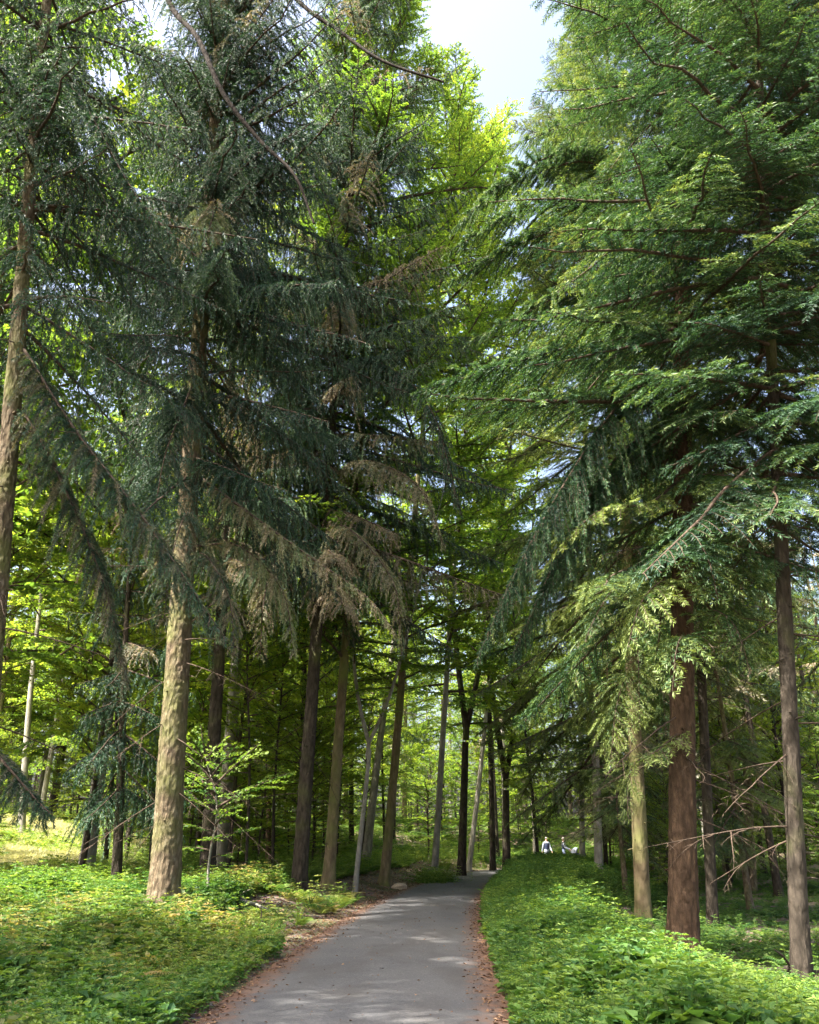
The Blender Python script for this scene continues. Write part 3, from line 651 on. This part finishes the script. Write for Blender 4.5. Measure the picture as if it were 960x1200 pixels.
# centre and far
scatter(34, (-0.25, 0.3), (60, 110), 2.8, pB+pM+pS[:1], 'slim tree of the dark far wood beyond the road bend', GC)
scatter(24, (0.25, 0.58), (62, 110), 2.6, pB+pS+pM, 'slim tree of the dark far wood beyond the road bend', GC)
scatter(24, (-0.58, -0.2), (64, 110), 2.6, pB+pM, 'slim tree of the dark far wood beyond the road bend', GC)
# right plantation
scatter(20, (0.27, 0.56), (30, 62), 2.3, pS, 'thin straight conifer of the shaded plantation right of the mound', GR, 0.8, 1.0)
scatter(9, (0.12, 0.5), (34, 62), 3.0, pM+pB[:1], 'leafy tree among the plantation conifers behind the mound', 'leafy trees among the plantation')
# young growth under the trees
scatter(32, (-0.5, -0.08), (30, 62), 1.6, pY, 'young beech with low layered leaves on the left slope', 'young beeches on the left slope', 0.7, 1.2, not_clearing)
scatter(40, (-0.3, 0.3), (56, 95), 2.0, pY, 'young beech with low layered leaves beyond the bend', 'young beeches beyond the bend', 0.8, 1.4)
scatter(36, (0.2, 0.56), (26, 75), 1.6, pY, 'young beech with low layered leaves in the right plantation', 'young beeches in the right plantation', 0.5, 1.0)

for o in [q for q in bpy.data.objects if q.type == 'EMPTY' and q.get('label') == 'proto']:
    for ch in list(o.children): bpy.data.objects.remove(ch)
    bpy.data.objects.remove(o)
# far-off wood: leaf clumps filling the depth behind the last trees one can tell apart
rgw = np.random.default_rng(99); mb = MB()
nc = 900; cx_ = rgw.uniform(-95, 95, nc); cy_ = rgw.uniform(112, 140, nc); cz_ = rgw.uniform(0.3, 30, nc)**1.0; kq = 90
ctr = np.stack([cx_, cy_, gz(cx_, cy_)+cz_], 1)
q = np.repeat(ctr, kq, 0)+rgw.normal(0, 1, (nc*kq, 3))*np.array([2.2, 2.0, 1.0]); d = norm(rgw.normal(0, 1, (nc*kq, 3))); e = norm(np.cross(d, rgw.normal(0, 1, (nc*kq, 3))))
l = rgw.uniform(0.2, 0.42, nc*kq)[:, None]
mb.add(np.stack([q, q+(d*.5+e*.4)*l, q+d*l, q+(d*.5-e*.4)*l], 1).reshape(-1, 3), (np.arange(nc*kq)*4)[:, None]+np.arange(4), np.repeat(np.clip(np.repeat(rgw.uniform(.2, .9, nc), kq)+rgw.normal(0, .1, nc*kq), 0, 1), 4), 0, 0)
for k in range(150):
    x = rgw.uniform(-90, 90); y = rgw.uniform(108, 130); z = gz1(x, y); tube(mb, [(x, y, z-.2), (x+rgw.normal(0, .3), y, z+26)], [rgw.uniform(.12, .24), .05], 8, 1)
tag(mb.build('far_wood', [M['beech'], M['bark_dark']]), 'dim green far wood closing the view behind the trees', 'wood', kind='stuff')

# ------------------------------------------------------------------ ground plants
def leaf_fold(p, d, l, wd, up, lift=0.25):
    """p base, d direction, l length, w width, all arrays -> V (n,4,3)"""
    sd = norm(np.cross(d, up)); nn = np.cross(sd, d)
    m = p+d*(l*0.45)[:, None]
    return np.stack([p, m+sd*(wd/2)[:, None]+nn*(wd*lift)[:, None], p+d*l[:, None]-nn*(l*0.12)[:, None], m-sd*(wd/2)[:, None]+nn*(wd*lift)[:, None]], 1)
def plant_template(rg, kind):
    V = []; St = []
    if kind == 'herb':
        H = rg.uniform(0.30, 0.75); nn = rg.integers(5, 8); zs = np.linspace(0.12, 1, nn)*H; lean = rg.normal(0, 0.05, 2)
        for i, z in enumerate(zs):
            kk = 2 if i < nn-1 else 4; a0 = i*1.57+rg.uniform(0, .4)
            for q in range(kk):
                a = a0+q*2*PI/kk+rg.normal(0, .15); el = rg.uniform(-0.1, 0.45) if i < nn-1 else rg.uniform(0.1, 0.6)
                d = np.array([math.cos(a)*math.cos(el), math.sin(a)*math.cos(el), math.sin(el)]); l = rg.uniform(0.09, 0.17)*(1.15-0.5*z/H)
                V.append((np.array([lean[0]*z, lean[1]*z, z])+d*0.015, d, l, l*0.55))
        stem = [(0, 0, 0), (lean[0]*H, lean[1]*H, H)]
    elif kind == 'broad':
        H = rg.uniform(0.18, 0.45); stem = [(0, 0, 0), (0, 0, H)]
        for i in range(rg.integers(6, 11)):
            a = rg.uniform(0, 6.28); el = rg.uniform(-0.2, 0.7); z = H*rg.uniform(0.45, 1); d = np.array([math.cos(a)*math.cos(el), math.sin(a)*math.cos(el), math.sin(el)])
            l = rg.uniform(0.14, 0.25); V.append((np.array([0, 0, z])+d*rg.uniform(0.02, 0.12), d, l, l*rg.uniform(0.55, 0.85)))
    elif kind == 'fern':
        stem = [(0, 0, 0), (0, 0, 0.05)]
        for k in range(rg.integers(5, 8)):
            a = rg.uniform(0, 6.28); Lf = rg.uniform(0.4, 0.75); dirv = np.array([math.cos(a), math.sin(a), 0]); perp = np.array([-dirv[1], dirv[0], 0])
            for t in np.linspace(0.15, 1, 15):
                pos = dirv*Lf*t*0.85; pos[2] = Lf*(0.95*t-0.62*t*t)
                for sgn in (-1, 1):
                    l = 0.17*(1-t)**0.7*min(1, t*4)+0.02; d = perp*sgn+dirv*0.35; d = d/np.linalg.norm(d); d[2] = -0.1
                    V.append((pos, d, l, 0.032))
    else:   # grass tussock
        stem = [(0, 0, 0), (0, 0, 0.02)]
        for k in range(14):
            a = rg.uniform(0, 6.28); el = rg.uniform(0.7, 1.4); d = np.array([math.cos(a)*math.cos(el), math.sin(a)*math.cos(el), math.sin(el)])
            V.append((rg.normal(0, 0.03, 3)*np.array([1, 1, 0]), d, rg.uniform(0.2, 0.45), 0.012))
    p = np.array([v[0] for v in V]); d = norm(np.array([v[1] for v in V])); l = np.array([v[2] for v in V]); wd = np.array([v[3] for v in V])
    return leaf_fold(p, d, l, wd, ZUP[None]+rg.normal(0, 0.2, (len(V), 3))), np.array(stem, float)
rgp = np.random.default_rng(77)
TP = {k: [plant_template(rgp, k) for _ in range(8)] for k in ('herb', 'fern', 'grass', 'broad')}
def plants(name, label, pts, kinds, mat, scale, tintf, dryf, kindprop='stuff', seed=0, stems=True):
    rg = np.random.default_rng(seed); mb = MB(); n = len(pts)
    z = gz(pts[:, 0], pts[:, 1]); allt = [t for k in kinds for t in TP[k]]
    pick = rg.integers(0, len(allt), n); rot = rg.uniform(0, 6.28, n); sc_ = scale*rg.uniform(0.75, 1.2, n)
    tn = tintf(pts[:, 0], pts[:, 1])+rg.normal(0, 0.16, n); dr = np.clip(dryf(pts[:, 0], pts[:, 1])*(rg.random(n) < 0.6)*rg.uniform(0.4, 1.3, n), 0, 1)
    for k, (LV, stem) in enumerate(allt):
        ii = np.where(pick == k)[0]
        if not len(ii): continue
        c, s_ = np.cos(rot[ii]), np.sin(rot[ii]); m = len(ii); nl = len(LV)
        Vv = LV.reshape(1, -1, 3)*sc_[ii][:, None, None]
        tilt = rg.normal(0, 0.12, (m, 2))
        x = Vv[..., 0]*c[:, None]-Vv[..., 1]*s_[:, None]+Vv[..., 2]*tilt[:, :1]; y = Vv[..., 0]*s_[:, None]+Vv[..., 1]*c[:, None]+Vv[..., 2]*tilt[:, 1:]
        W = np.stack([x+pts[ii, 0][:, None], y+pts[ii, 1][:, None], Vv[..., 2]+z[ii][:, None]], -1)
        b = (np.arange(m*nl)*4)[:, None]; T3 = np.concatenate([b+np.array([[0, 1, 2]]), b+np.array([[0, 2, 3]])])
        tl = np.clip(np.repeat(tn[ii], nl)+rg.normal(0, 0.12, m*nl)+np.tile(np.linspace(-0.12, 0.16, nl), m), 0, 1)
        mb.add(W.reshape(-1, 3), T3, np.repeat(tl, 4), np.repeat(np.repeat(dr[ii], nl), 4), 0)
        if stem[1][2] > 0.1:
            top = stem[1]*sc_[ii][:, None]; q0 = np.stack([pts[ii, 0], pts[ii, 1], z[ii]], 1)
            q1 = q0+np.stack([top[:, 2]*tilt[:, 0]+top[:, 0]*c-top[:, 1]*s_, top[:, 2]*tilt[:, 1]+top[:, 0]*s_+top[:, 1]*c, top[:, 2]], 1)
            wv = np.array([0.003, 0, 0])
            mb.add(np.stack([q0-wv, q0+wv, q1+wv*.5, q1-wv*.5], 1).reshape(-1, 3), (np.arange(m)*4)[:, None]+np.arange(4)[None], 0.4, 0.2, 0)
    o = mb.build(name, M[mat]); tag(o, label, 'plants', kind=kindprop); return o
def sample(n, xr, yr, cond, rg, power=1.0):
    out = []
    tot = 0
    while tot < n:
        y = yr[0]+(yr[1]-yr[0])*rg.random(n)**power; x = rg.uniform(xr[0], xr[1], n)
        s = road_s(x, y); k = cond(x, y, s, np.abs(s)-HW) & (np.abs(x) < y*0.54+2.5)
        out.append(np.stack([x[k], y[k]], 1)); tot += k.sum()
        if len(out) > 60: break
    return np.concatenate(out)[:n]
rg = np.random.default_rng(5)
pts = sample(2600, (-32, -6), (24, 54), lambda x, y, s, d: (s < 0) & (x < -0.30*y) & (vnoise(x, y, 0.8) > 0.05), rg)
plants('undergrowth', 'scattered green herbs standing in the pale grass of the clearing', pts, ['herb', 'broad', 'fern'], 'herb', np.full(len(pts), 0.9), lambda x, y: 0.65+0.2*vnoise(x, y, 0.6), lambda x, y: 0*x+0.2, seed=41)
# right verge: the dense bright mound along the road
edge = lambda x, y: 0.06+0.10*vnoise(x*2, y*2, 1.3)
pts = sample(17000, (0.5, 12), (6.5, 34), lambda x, y, s, d: (s > 0) & (d > edge(x, y)) & (d < 2.6+np.clip(12-y, 0, 4)*1.8+0.8*vnoise(x, y, .8)), rg, 1.35)
sc1 = np.clip(0.42+0.3*(np.abs(road_s(pts[:, 0], pts[:, 1]))-HW), 0.42, 0.72)*(1+0.50*vnoise(pts[:, 0], pts[:, 1], 1.8))
sc1 = np.minimum(sc1, 0.85)*(1-0.62*ss(1.2, 3.0, np.abs(road_s(pts[:, 0], pts[:, 1]))-HW)*(1-ss(15, 18, pts[:, 1])))
plants('undergrowth', 'dense bright green leafy mound of herbs along the right road edge', pts, ['herb', 'broad'], 'herb', sc1, lambda x, y: 0.5+0.32*vnoise(x, y, 1.1), lambda x, y: 0*x, seed=1)
pts = sample(9000, (1.5, 14), (24, 54), lambda x, y, s, d: (s > 0) & (d > 0.1) & (d < 4.5+vnoise(x, y, .6)), rg)
sc2 = np.clip(0.5+0.4*(np.abs(road_s(pts[:, 0], pts[:, 1]))-HW), 0.5, 0.8)
plants('undergrowth', 'rounded deep green mound of herbs inside the road bend', pts, ['herb'], 'herb', sc2, lambda x, y: 0.38+0.1*vnoise(x, y, 0.9), lambda x, y: 0*x, seed=2)
# right forest floor
pts = sample(7000, (3, 30), (9, 52), lambda x, y, s, d: (s > 0) & (d > 2.6) & (vnoise(x, y, 0.5) > -0.45), rg, 1.2)
plants('fern_cover', 'ferns and low herbs spreading over the shaded floor of the right plantation', pts, ['fern', 'herb'], 'herb', np.clip(0.45+0.3*vnoise(pts[:, 0], pts[:, 1], 0.7), 0.25, 0.8), lambda x, y: 0.35+0.15*vnoise(x, y, 0.6), lambda x, y: 0*x+0.05, seed=3)
# left verge
lf = lambda x, y, s, d: (s < 0) & (vnoise(x+1, y, 1.5) > -0.62) & (d > 0.12+0.18*vnoise(x*1.5, y*1.5, 1.1)+ss(13, 20, y)*2.2) & (d < 14)
pts = sample(19000, (-13, 0), (6.5, 24), lf, rg, 1.2)
plants('undergrowth', 'tangled green herbs with dry yellow patches left of the road', pts, ['herb', 'broad'], 'herb', np.clip(0.38+0.2*(np.abs(road_s(pts[:, 0], pts[:, 1]))-HW), 0.38, 0.7)*(1+0.55*vnoise(pts[:, 0], pts[:, 1], 1.5)),
       lambda x, y: 0.45+0.32*vnoise(x, y, 0.9), lambda x, y: np.clip(vnoise(x+3, y, 0.8)*1.3+0.05, 0, 0.9), seed=4)
pts = sample(6000, (-24, 0), (22, 56), lambda x, y, s, d: (s < 0) & (d > 2.2) & (vnoise(x, y, 0.6) > 0.0) & (x > -0.37*y), rg)
plants('undergrowth', 'patchy herbs and ferns between the trunks of the left slope', pts, ['herb', 'fern'], 'herb', np.full(len(pts), 0.8), lambda x, y: 0.5+0.2*vnoise(x, y, 0.6), lambda x, y: 0*x+0.1, seed=5)
pts = sample(16000, (-32, -6), (24, 54), lambda x, y, s, d: (s < 0) & (x < -0.30*y), rg)
plants('grass', 'low pale sunlit grass of the clearing at the far left', pts, ['grass'], 'grass', np.full(len(pts), 0.75), lambda x, y: 0.6+0.3*vnoise(x, y, 0.5), lambda x, y: 0*x+0.15, seed=6)
pts = sample(3000, (-12, 22), (48, 75), lambda x, y, s, d: (d > 0.3) & (vnoise(x, y, 0.7) > -0.2), rg)
plants('grass', 'sunlit grassy fringe around the outside of the road bend', pts, ['grass', 'herb'], 'herb', np.full(len(pts), 0.9), lambda x, y: 0.7+0.3*vnoise(x, y, 0.5), lambda x, y: 0*x+0.2, seed=7)
pts = sample(9000, (-50, 60), (56, 108), lambda x, y, s, d: (d > 0.4), rg)
plants('undergrowth', 'low green growth covering the floor of the far wood', pts, ['herb', 'fern'], 'herb', np.full(len(pts), 1.5), lambda x, y: 0.5+0.3*vnoise(x, y, 0.3), lambda x, y: 0*x+0.1, seed=10)
# the single green tuft
c0 = at(511, 1022, 36.5); q = np.random.default_rng(8).normal(0, 1, (320, 2))*np.array([0.42, 0.6])+np.array([c0[0], 36.5])
plants('herb_tuft', 'small bright green tuft at the left road edge below the slender leaning trunk', q, ['herb'], 'herb', np.full(len(q), 0.8), lambda x, y: 0.6+0*x, lambda x, y: 0*x, kindprop='thing', seed=9)
for o in bpy.data.objects:
    if o.name == 'herb_tuft': o['category'] = 'plant'

# taller weeds, ferns and brambles breaking the even carpet
pts = sample(650, (1.2, 9), (7, 30), lambda x, y, s, d: (s > 0) & (d > 0.25) & (d < np.where(y < 16, 1.6, 6)) & (vnoise(x+7, y, 1.3) > 0.25), rg)
plants('tall_weeds', 'taller weeds and ferns standing out of the right verge', pts, ['herb', 'fern'], 'herb', np.clip(0.75+0.25*vnoise(pts[:, 0], pts[:, 1], 2.0), 0.5, 1.0)*(1-0.4*ss(2.2, 4.2, np.abs(road_s(pts[:, 0], pts[:, 1]))-HW)), lambda x, y: 0.7+0*x, lambda x, y: 0*x+0.03, seed=31)
pts = sample(1100, (-13, 0), (7, 26), lambda x, y, s, d: (s < 0) & (d > 0.5) & (vnoise(x+7, y, 1.1) > 0.1), rg)
plants('tall_weeds', 'taller weeds, ferns and dry stalks standing out of the left verge', pts, ['herb', 'fern', 'grass'], 'herb', np.clip(0.7+0.3*vnoise(pts[:, 0], pts[:, 1], 2.0), 0.4, 1.0), lambda x, y: 0.55+0.3*vnoise(x, y, 2), lambda x, y: np.clip(0.3+0.6*vnoise(x+3, y, 1.2), 0, 0.9), seed=32)
# fallen leaves and needles on the verges and banks
def litter(name, label, pts, smin, smax, seed):
    rg = np.random.default_rng(seed); n = len(pts); z = gz(pts[:, 0], pts[:, 1]); s = np.abs(road_s(pts[:, 0], pts[:, 1]))
    z = np.where(s < HW, 0.012+0.03*(1-(s/HW)**2)+0.006, z+0.012)
    a = rg.uniform(0, 6.28, n); d = np.stack([np.cos(a), np.sin(a), rg.normal(0, 0.15, n)], 1); d = norm(d)
    l = rg.uniform(smin, smax, n); p = np.stack([pts[:, 0], pts[:, 1], z], 1)
    V = leaf_fold(p, d, l, l*rg.uniform(0.3, 0.7, n), ZUP[None]+rg.normal(0, 0.2, (n, 3)))
    b = (np.arange(n)*4)[:, None]; mb = MB(); mb.add(V.reshape(-1, 3), np.concatenate([b+np.array([[0, 1, 2]]), b+np.array([[0, 2, 3]])]), np.repeat(rg.random(n), 4), 0, 0)
    tag(mb.build(name, M['litter_leaf']), label, 'leaf litter', kind='stuff')
pts = sample(7000, (-4, 5), (6.5, 45), lambda x, y, s, d: (d > -0.5) & (d < 0.5) & (rg.random(len(x)) < np.exp(-((d-0.05)/(0.2+0.22*np.abs(vnoise(x, y, 1.6))))**2)), rg, 1.4)
litter('leaf_litter', 'reddish brown needles and leaves collected along both road edges', pts, 0.03, 0.07, 21)
pts = sample(14000, (-16, 4), (14, 56), lambda x, y, s, d: (s < 0) & (d > 0.1) & (d < 11), rg)
litter('leaf_litter', 'brown fallen leaves on the bank below the left row of trunks', pts, 0.06, 0.13, 22)

pts = sample(420, (-4, 5), (6.5, 48), lambda x, y, s, d: (d < -0.3), rg, 1.2)
litter('leaf_litter', 'single dry leaves scattered over the middle of the asphalt', pts, 0.02, 0.055, 23)
# ------------------------------------------------------------------ small things on the ground
def stick(label, p0, p1, r, seed, m='bark_grey'):
    rg = np.random.default_rng(seed); a = np.array(p0, float); b = np.array(p1, float)
    u = np.linspace(0, 1, 12); P = a[None]*(1-u)[:, None]+b[None]*u[:, None]
    P[:, 2] = gz(P[:, 0], P[:, 1])+r+0.10*np.sin(u*3.1); P[:, 0] += rg.normal(0, 0.02, 12)
    mb = MB(); base = P[0].copy(); tube(mb, P-base, np.linspace(r, r*0.5, 12), 9, rough=0.05, rg=rg)
    for k in (4, 7):
        q = P[k]-base; e = q+np.array([rg.normal(0, .3), rg.normal(0, .3), 0.25]); tube(mb, np.array([q, (q+e)/2+[0, 0, .04], e]), [r*.4, r*.3, r*.12], 6)
    o = mb.build('fallen_branch', M[m]); o.location = base; tag(o, label, 'branch')
def gp(px, py, Y): 
    q = at(px, py, Y); return (q[0], Y, 0)
stick('pale fallen branch lying in the plants right of the thick brown trunk', gp(250, 1045, 20), gp(318, 1050, 19.5), 0.05, 1)
stick('dark fallen branch lying between the sapling and the dark leaning spruce', gp(262, 1075, 17), gp(330, 1068, 17.5), 0.035, 2, 'bark_dark')
stick('weathered fallen branch at the foot of the right edge trunk', gp(905, 1150, 12), gp(975, 1140, 12.3), 0.05, 3, 'bark_dark')
def stone(label, px, Y, r, seed, col=(0.36, 0.29, 0.20)):
    bm = bmesh.new(); bmesh.ops.create_icosphere(bm, subdivisions=3, radius=1); rg = np.random.default_rng(seed); k = rg.normal(0, 1, (5, 3))
    for v in bm.verts:
        n = sum(math.sin(3*v.co.dot(Vector(q))) for q in k)*0.06; v.co *= 1+n; v.co.z *= 0.55
        v.co *= r
    me = bpy.data.meshes.new('stone'); bm.to_mesh(me); bm.free(); me.materials.append(plain('stone_grain', col, 0.9, var=0.3))
    o = bpy.data.objects.new('stone', me); q = at(px, 1020, Y); o.location = (q[0], Y, gz1(q[0], Y)+r*0.2); C.link(o); tag(o, label, 'stone')
stone('buff coloured stone at the foot of the mossy footed trunk', 468, 32, 0.28, 4)
stone('small grey stone on the litter between the dark leaning spruce and the road', 391, 24, 0.09, 5, (0.4, 0.38, 0.34))

# ------------------------------------------------------------------ the two walkers and their pushchair
MT = {'skin': plain('skin', (0.50, 0.30, 0.22), 0.6), 'navy': plain('navy_cloth', (0.02, 0.03, 0.07), 0.9), 'white': plain('white_cloth', (0.26, 0.29, 0.35), 0.85),
      'hair': plain('grey_hair', (0.30, 0.28, 0.25), 0.8), 'jeans': plain('pale_blue_cloth', (0.16, 0.20, 0.29), 0.9), 'shoe': plain('dark_shoe', (0.03, 0.03, 0.03), 0.6),
      'rubber': plain('black_rubber', (0.02, 0.02, 0.02), 0.7), 'metal': plain('grey_metal', (0.4, 0.4, 0.42), 0.35, 0.9)}
def skinned(name, verts, edges, radii, root_i, mat, parent, sub=2):
    me = bpy.data.meshes.new(name); me.from_pydata(verts, edges, []); o = bpy.data.objects.new(name, me); C.link(o)
    m = o.modifiers.new('s', 'SKIN'); 
    if not me.skin_vertices: 
        bpy.context.view_layer.objects.active = o
    for i, r_ in enumerate(radii):
        me.skin_vertices[0].data[i].radius = (r_, r_) if not isinstance(r_, tuple) else r_
        me.skin_vertices[0].data[i].use_root = (i == root_i)
    s = o.modifiers.new('u', 'SUBSURF'); s.levels = sub; s.render_levels = sub
    dg = bpy.context.evaluated_depsgraph_get(); dg.update()
    me2 = bpy.data.meshes.new_from_object(o.evaluated_get(dg)); me2.name = name
    o.modifiers.clear(); o.data = me2
    me2.materials.clear(); me2.materials.append(mat)
    for p in me2.polygons: p.use_smooth = True
    o.parent = parent; return o
def person(label, x, y, rz, top, legs, arm_fwd=0.0, stride=0.22):
    root = empty('person', (x, y, gz1(x, y) if abs(float(road_s(x, y)[0])) > HW else 0.03)); root.rotation_euler = (0, 0, rz); tag(root, label, 'person')
    s = stride
    J = [(0, 0, .95), (0, 0, 1.12), (0, .01, 1.32), (0, .01, 1.45), (0, 0, 1.53), (0, .01, 1.62), (0, .02, 1.70)]
    Rr = [(.155, .11), (.145, .10), (.17, .11), (.12, .08), .055, (.078, .095), (.07, .08)]
    E = [(0, 1), (1, 2), (2, 3), (3, 4), (4, 5), (5, 6)]
    legsV, arms = {}, {}
    for sg in (-1, 1):
        f = s*sg
        k = len(J); J += [(sg*.10, 0, .90), (sg*.10, f*.55+.04, .50), (sg*.10, f-.02 if f > 0 else f-.05, .10), (sg*.11, f+.14, .04)]
        Rr += [.09, .06, .042, .038]; E += [(0, k), (k, k+1), (k+1, k+2), (k+2, k+3)]; legsV[sg] = k
        a = arm_fwd if arm_fwd else -f*0.6
        ez = 1.14 if arm_fwd else 1.13
        hand = (sg*.23, a+.10, 1.0) if arm_fwd else (sg*.25, a*1.6+.05, .88)
        k = len(J); J += [(sg*.19, 0, 1.42), (sg*.24, a*.4, ez), hand, (hand[0], hand[1]+.05, hand[2]-.07)]
        Rr += [.058, .043, .03, .03]; E += [(3, k), (k, k+1), (k+1, k+2), (k+2, k+3)]; arms[sg] = k
    skinned('body', J, E, Rr, 0, MT['skin'], root)
    def sub(ids, grow, name, mat):
        mp = {v: i for i, v in enumerate(ids)}; ee = [(mp[a], mp[b]) for a, b in E if a in mp and b in mp]
        rr = [tuple(q+grow for q in Rr[v]) if isinstance(Rr[v], tuple) else Rr[v]+grow for v in ids]
        return skinned(name, [J[v] for v in ids], ee, rr, 0, mat, root)
    t = [0, 1, 2, 3] if top == 'vest' else [0, 1, 2, 3]
    sub([0, 1]+sum([[legsV[q], legsV[q]+1, legsV[q]+2] for q in (-1, 1)], []), .018, 'trousers', MT[legs])
    sub([0, 1, 2, 3], .03, 'vest', MT['navy'])
    sub([2, 3]+sum([[arms[q], arms[q]+1, arms[q]+2] for q in (-1, 1)], []), .016, 'shirt', MT['white'])
    for sg in (-1, 1):
        k = legsV[sg]; skinned('shoe', [J[k+2], J[k+3]], [(0, 1)], [.045, .05], 0, MT['shoe'], root, 1)
    # hair cap, nose and ears, five fingers a hand
    bm = bmesh.new(); bmesh.ops.create_uvsphere(bm, u_segments=20, v_segments=12, radius=.105)
    bmesh.ops.delete(bm, geom=[v for v in bm.verts if v.co.z < -0.02 and v.co.y > -0.03], context='VERTS')
    me = bpy.data.meshes.new('hair'); bm.to_mesh(me); bm.free(); me.materials.append(MT['hair']); o = bpy.data.objects.new('hair', me); o.location = (0, 0, 1.68); o.scale = (.85, 1.02, 1); o.parent = root; C.link(o)
    return root
P1 = at(641, 1000, 58); P2 = at(661, 1000, 59.5)
person('walker in navy vest and white trousers, left of two people beyond the road bend', P1[0], 58, math.radians(200), 'vest', 'white')
person('walker in navy vest with white sleeves pushing a white hooded pushchair', P2[0], 59.5, math.radians(250), 'vest', 'jeans', arm_fwd=0.32)
def pushchair(x, y, rz):
    root = empty('pushchair', (x, y, gz1(x, y) if abs(float(road_s(x, y)[0])) > HW else 0.03)); root.rotation_euler = (0, 0, rz)
    tag(root, 'white hooded pushchair in front of the right walker beyond the bend', 'pushchair')
    for sx, sy, r_ in ((-.28, -.3, .16), (.28, -.3, .16), (-.24, .38, .12), (.24, .38, .12)):
        th = np.linspace(0, 2*PI, 21); P = np.stack([np.full(21, sx), sy+np.cos(th)*r_, r_+np.sin(th)*r_], 1); mb = MB(); tube(mb, P, np.full(21, .022), 8, cap=False)
        wh = mb.build('wheel', MT['rubber'], root); mb = MB()
        for k in range(6):
            a = k*PI/3; tube(mb, [(sx, sy, r_), (sx, sy+math.cos(a)*r_, r_+math.sin(a)*r_)], [.008, .008], 5)
        mb.build('spokes', MT['metal'], wh)
    mb = MB()
    for sx in (-.26, .26):
        tube(mb, [(sx, -.62, 1.03), (sx, -.4, .8), (sx, .38, .14)], [.014]*3, 8); tube(mb, [(sx, -.3, .16), (sx, .05, .5)], [.013]*2, 8)
    tube(mb, [(-.26, -.62, 1.03), (.26, -.62, 1.03)], [.018]*2, 8); mb.build('frame', MT['metal'], root)
    mb = MB(); u = np.linspace(0, 1, 14); prof = np.stack([-.32+.85*u, .78-.38*np.sin(u*PI)**.6-.03*u], 1)
    V = []; 
    for sx in (-.22, .22): V += [(sx, a, b) for a, b in prof]
    n = 14; mb.add(V, [[i, i+1, n+i+1, n+i] for i in range(n-1)], smooth=True)
    mb.add([(sx, a, b) for sx in (-.22,) for a, b in prof], [list(range(14))]); mb.add([(sx, a, b) for sx in (.22,) for a, b in prof], [list(range(14))])
    mb.build('seat', MT['navy'], root)
    mb = MB(); th = np.linspace(0, PI*.62, 10); ph = np.linspace(0, PI, 12)
    G = np.array([[(.25*math.cos(p), -.1-.36*math.cos(t)*1.0*abs(math.sin(p))**.4, .78+.36*math.sin(t)*abs(math.sin(p))**.4) for p in ph] for t in th])
    i = np.arange(9)[:, None]*12; j = np.arange(11)[None]; mb.add(G.reshape(-1, 3), np.stack([i+j, i+j+1, i+13+j, i+12+j], -1).reshape(-1, 4), smooth=True)
    mb.build('hood', MT['white'], root)
pushchair(P2[0]+1.0, 59.9, math.radians(250))

# ------------------------------------------------------------------ labels of the copied trees: say between which near trunks each stands
def proj(p):
    d = np.array([p[0], p[1], p[2]-CAMZ]); f_ = d[1]*math.cos(PITCH)+d[2]*math.sin(PITCH); u_ = -d[1]*math.sin(PITCH)+d[2]*math.cos(PITCH)
    return 480+F*d[0]/f_, 600-F*u_/f_
MARK = [(192, 'the thick brown trunk'), (288, 'the black sapling'), (350, 'the dark leaning spruce'), (450, 'the mossy footed trunk'), (508, 'the slender pale trunk'), (550, 'the white leaning trunk'),
        (593, 'the low forked trunk'), (641, 'the left walker'), (703, 'the narrow grey trunk'), (754, 'the flecked trunk'), (801, 'the reddish fir'), (938, 'the edge fir')]
LB = {}
for o in bpy.data.objects:
    if o.type == 'EMPTY' and 'group' in o and 'label' in o and 'category' in o and o['category'] in ('tree', 'young tree', 'spruce tree') and o['group'] != 'trees just left of the view':
        px, _ = proj(o.location); y = o.location.y
        lo = [m for m in MARK if m[0] <= px]; hi = [m for m in MARK if m[0] > px]
        what = {'young tree': 'low young beech', 'tree': 'leafy tree', 'spruce tree': 'thin conifer'}[o['category']]
        dist = 'far' if y > 60 else 'mid distance'
        if not lo: where = 'left of ' + hi[0][1]
        elif not hi: where = 'right of ' + lo[-1][1]
        else: where = 'between ' + lo[-1][1][4:] + ' and ' + hi[0][1][4:]
        LB.setdefault((dist, what, where), []).append((px, o))
ORD = ['leftmost', 'second from left', 'third from left', 'fourth from left', 'fifth from left', 'sixth from left', 'seventh from left', 'eighth from left', 'ninth from left', 'tenth from left',
       'eleventh from left', 'twelfth from left', 'thirteenth from left', 'fourteenth from left', 'fifteenth from left']
for (dist, what, where), L_ in LB.items():
    L_.sort(key=lambda q: q[0]); n_ = len(L_)
    for i, (px, o) in enumerate(L_):
        if n_ == 1: r_ = ''
        elif i == n_-1: r_ = ', rightmost'
        elif i < len(ORD): r_ = ', '+ORD[i]
        else: r_ = ', '+ORD[min(n_-1-i, 14)].replace('left', 'right')
        o['label'] = dist+' '+what+' '+where+r_
        o['group'] = (what+'es' if what.endswith('beech') else what+'s')+' '+where
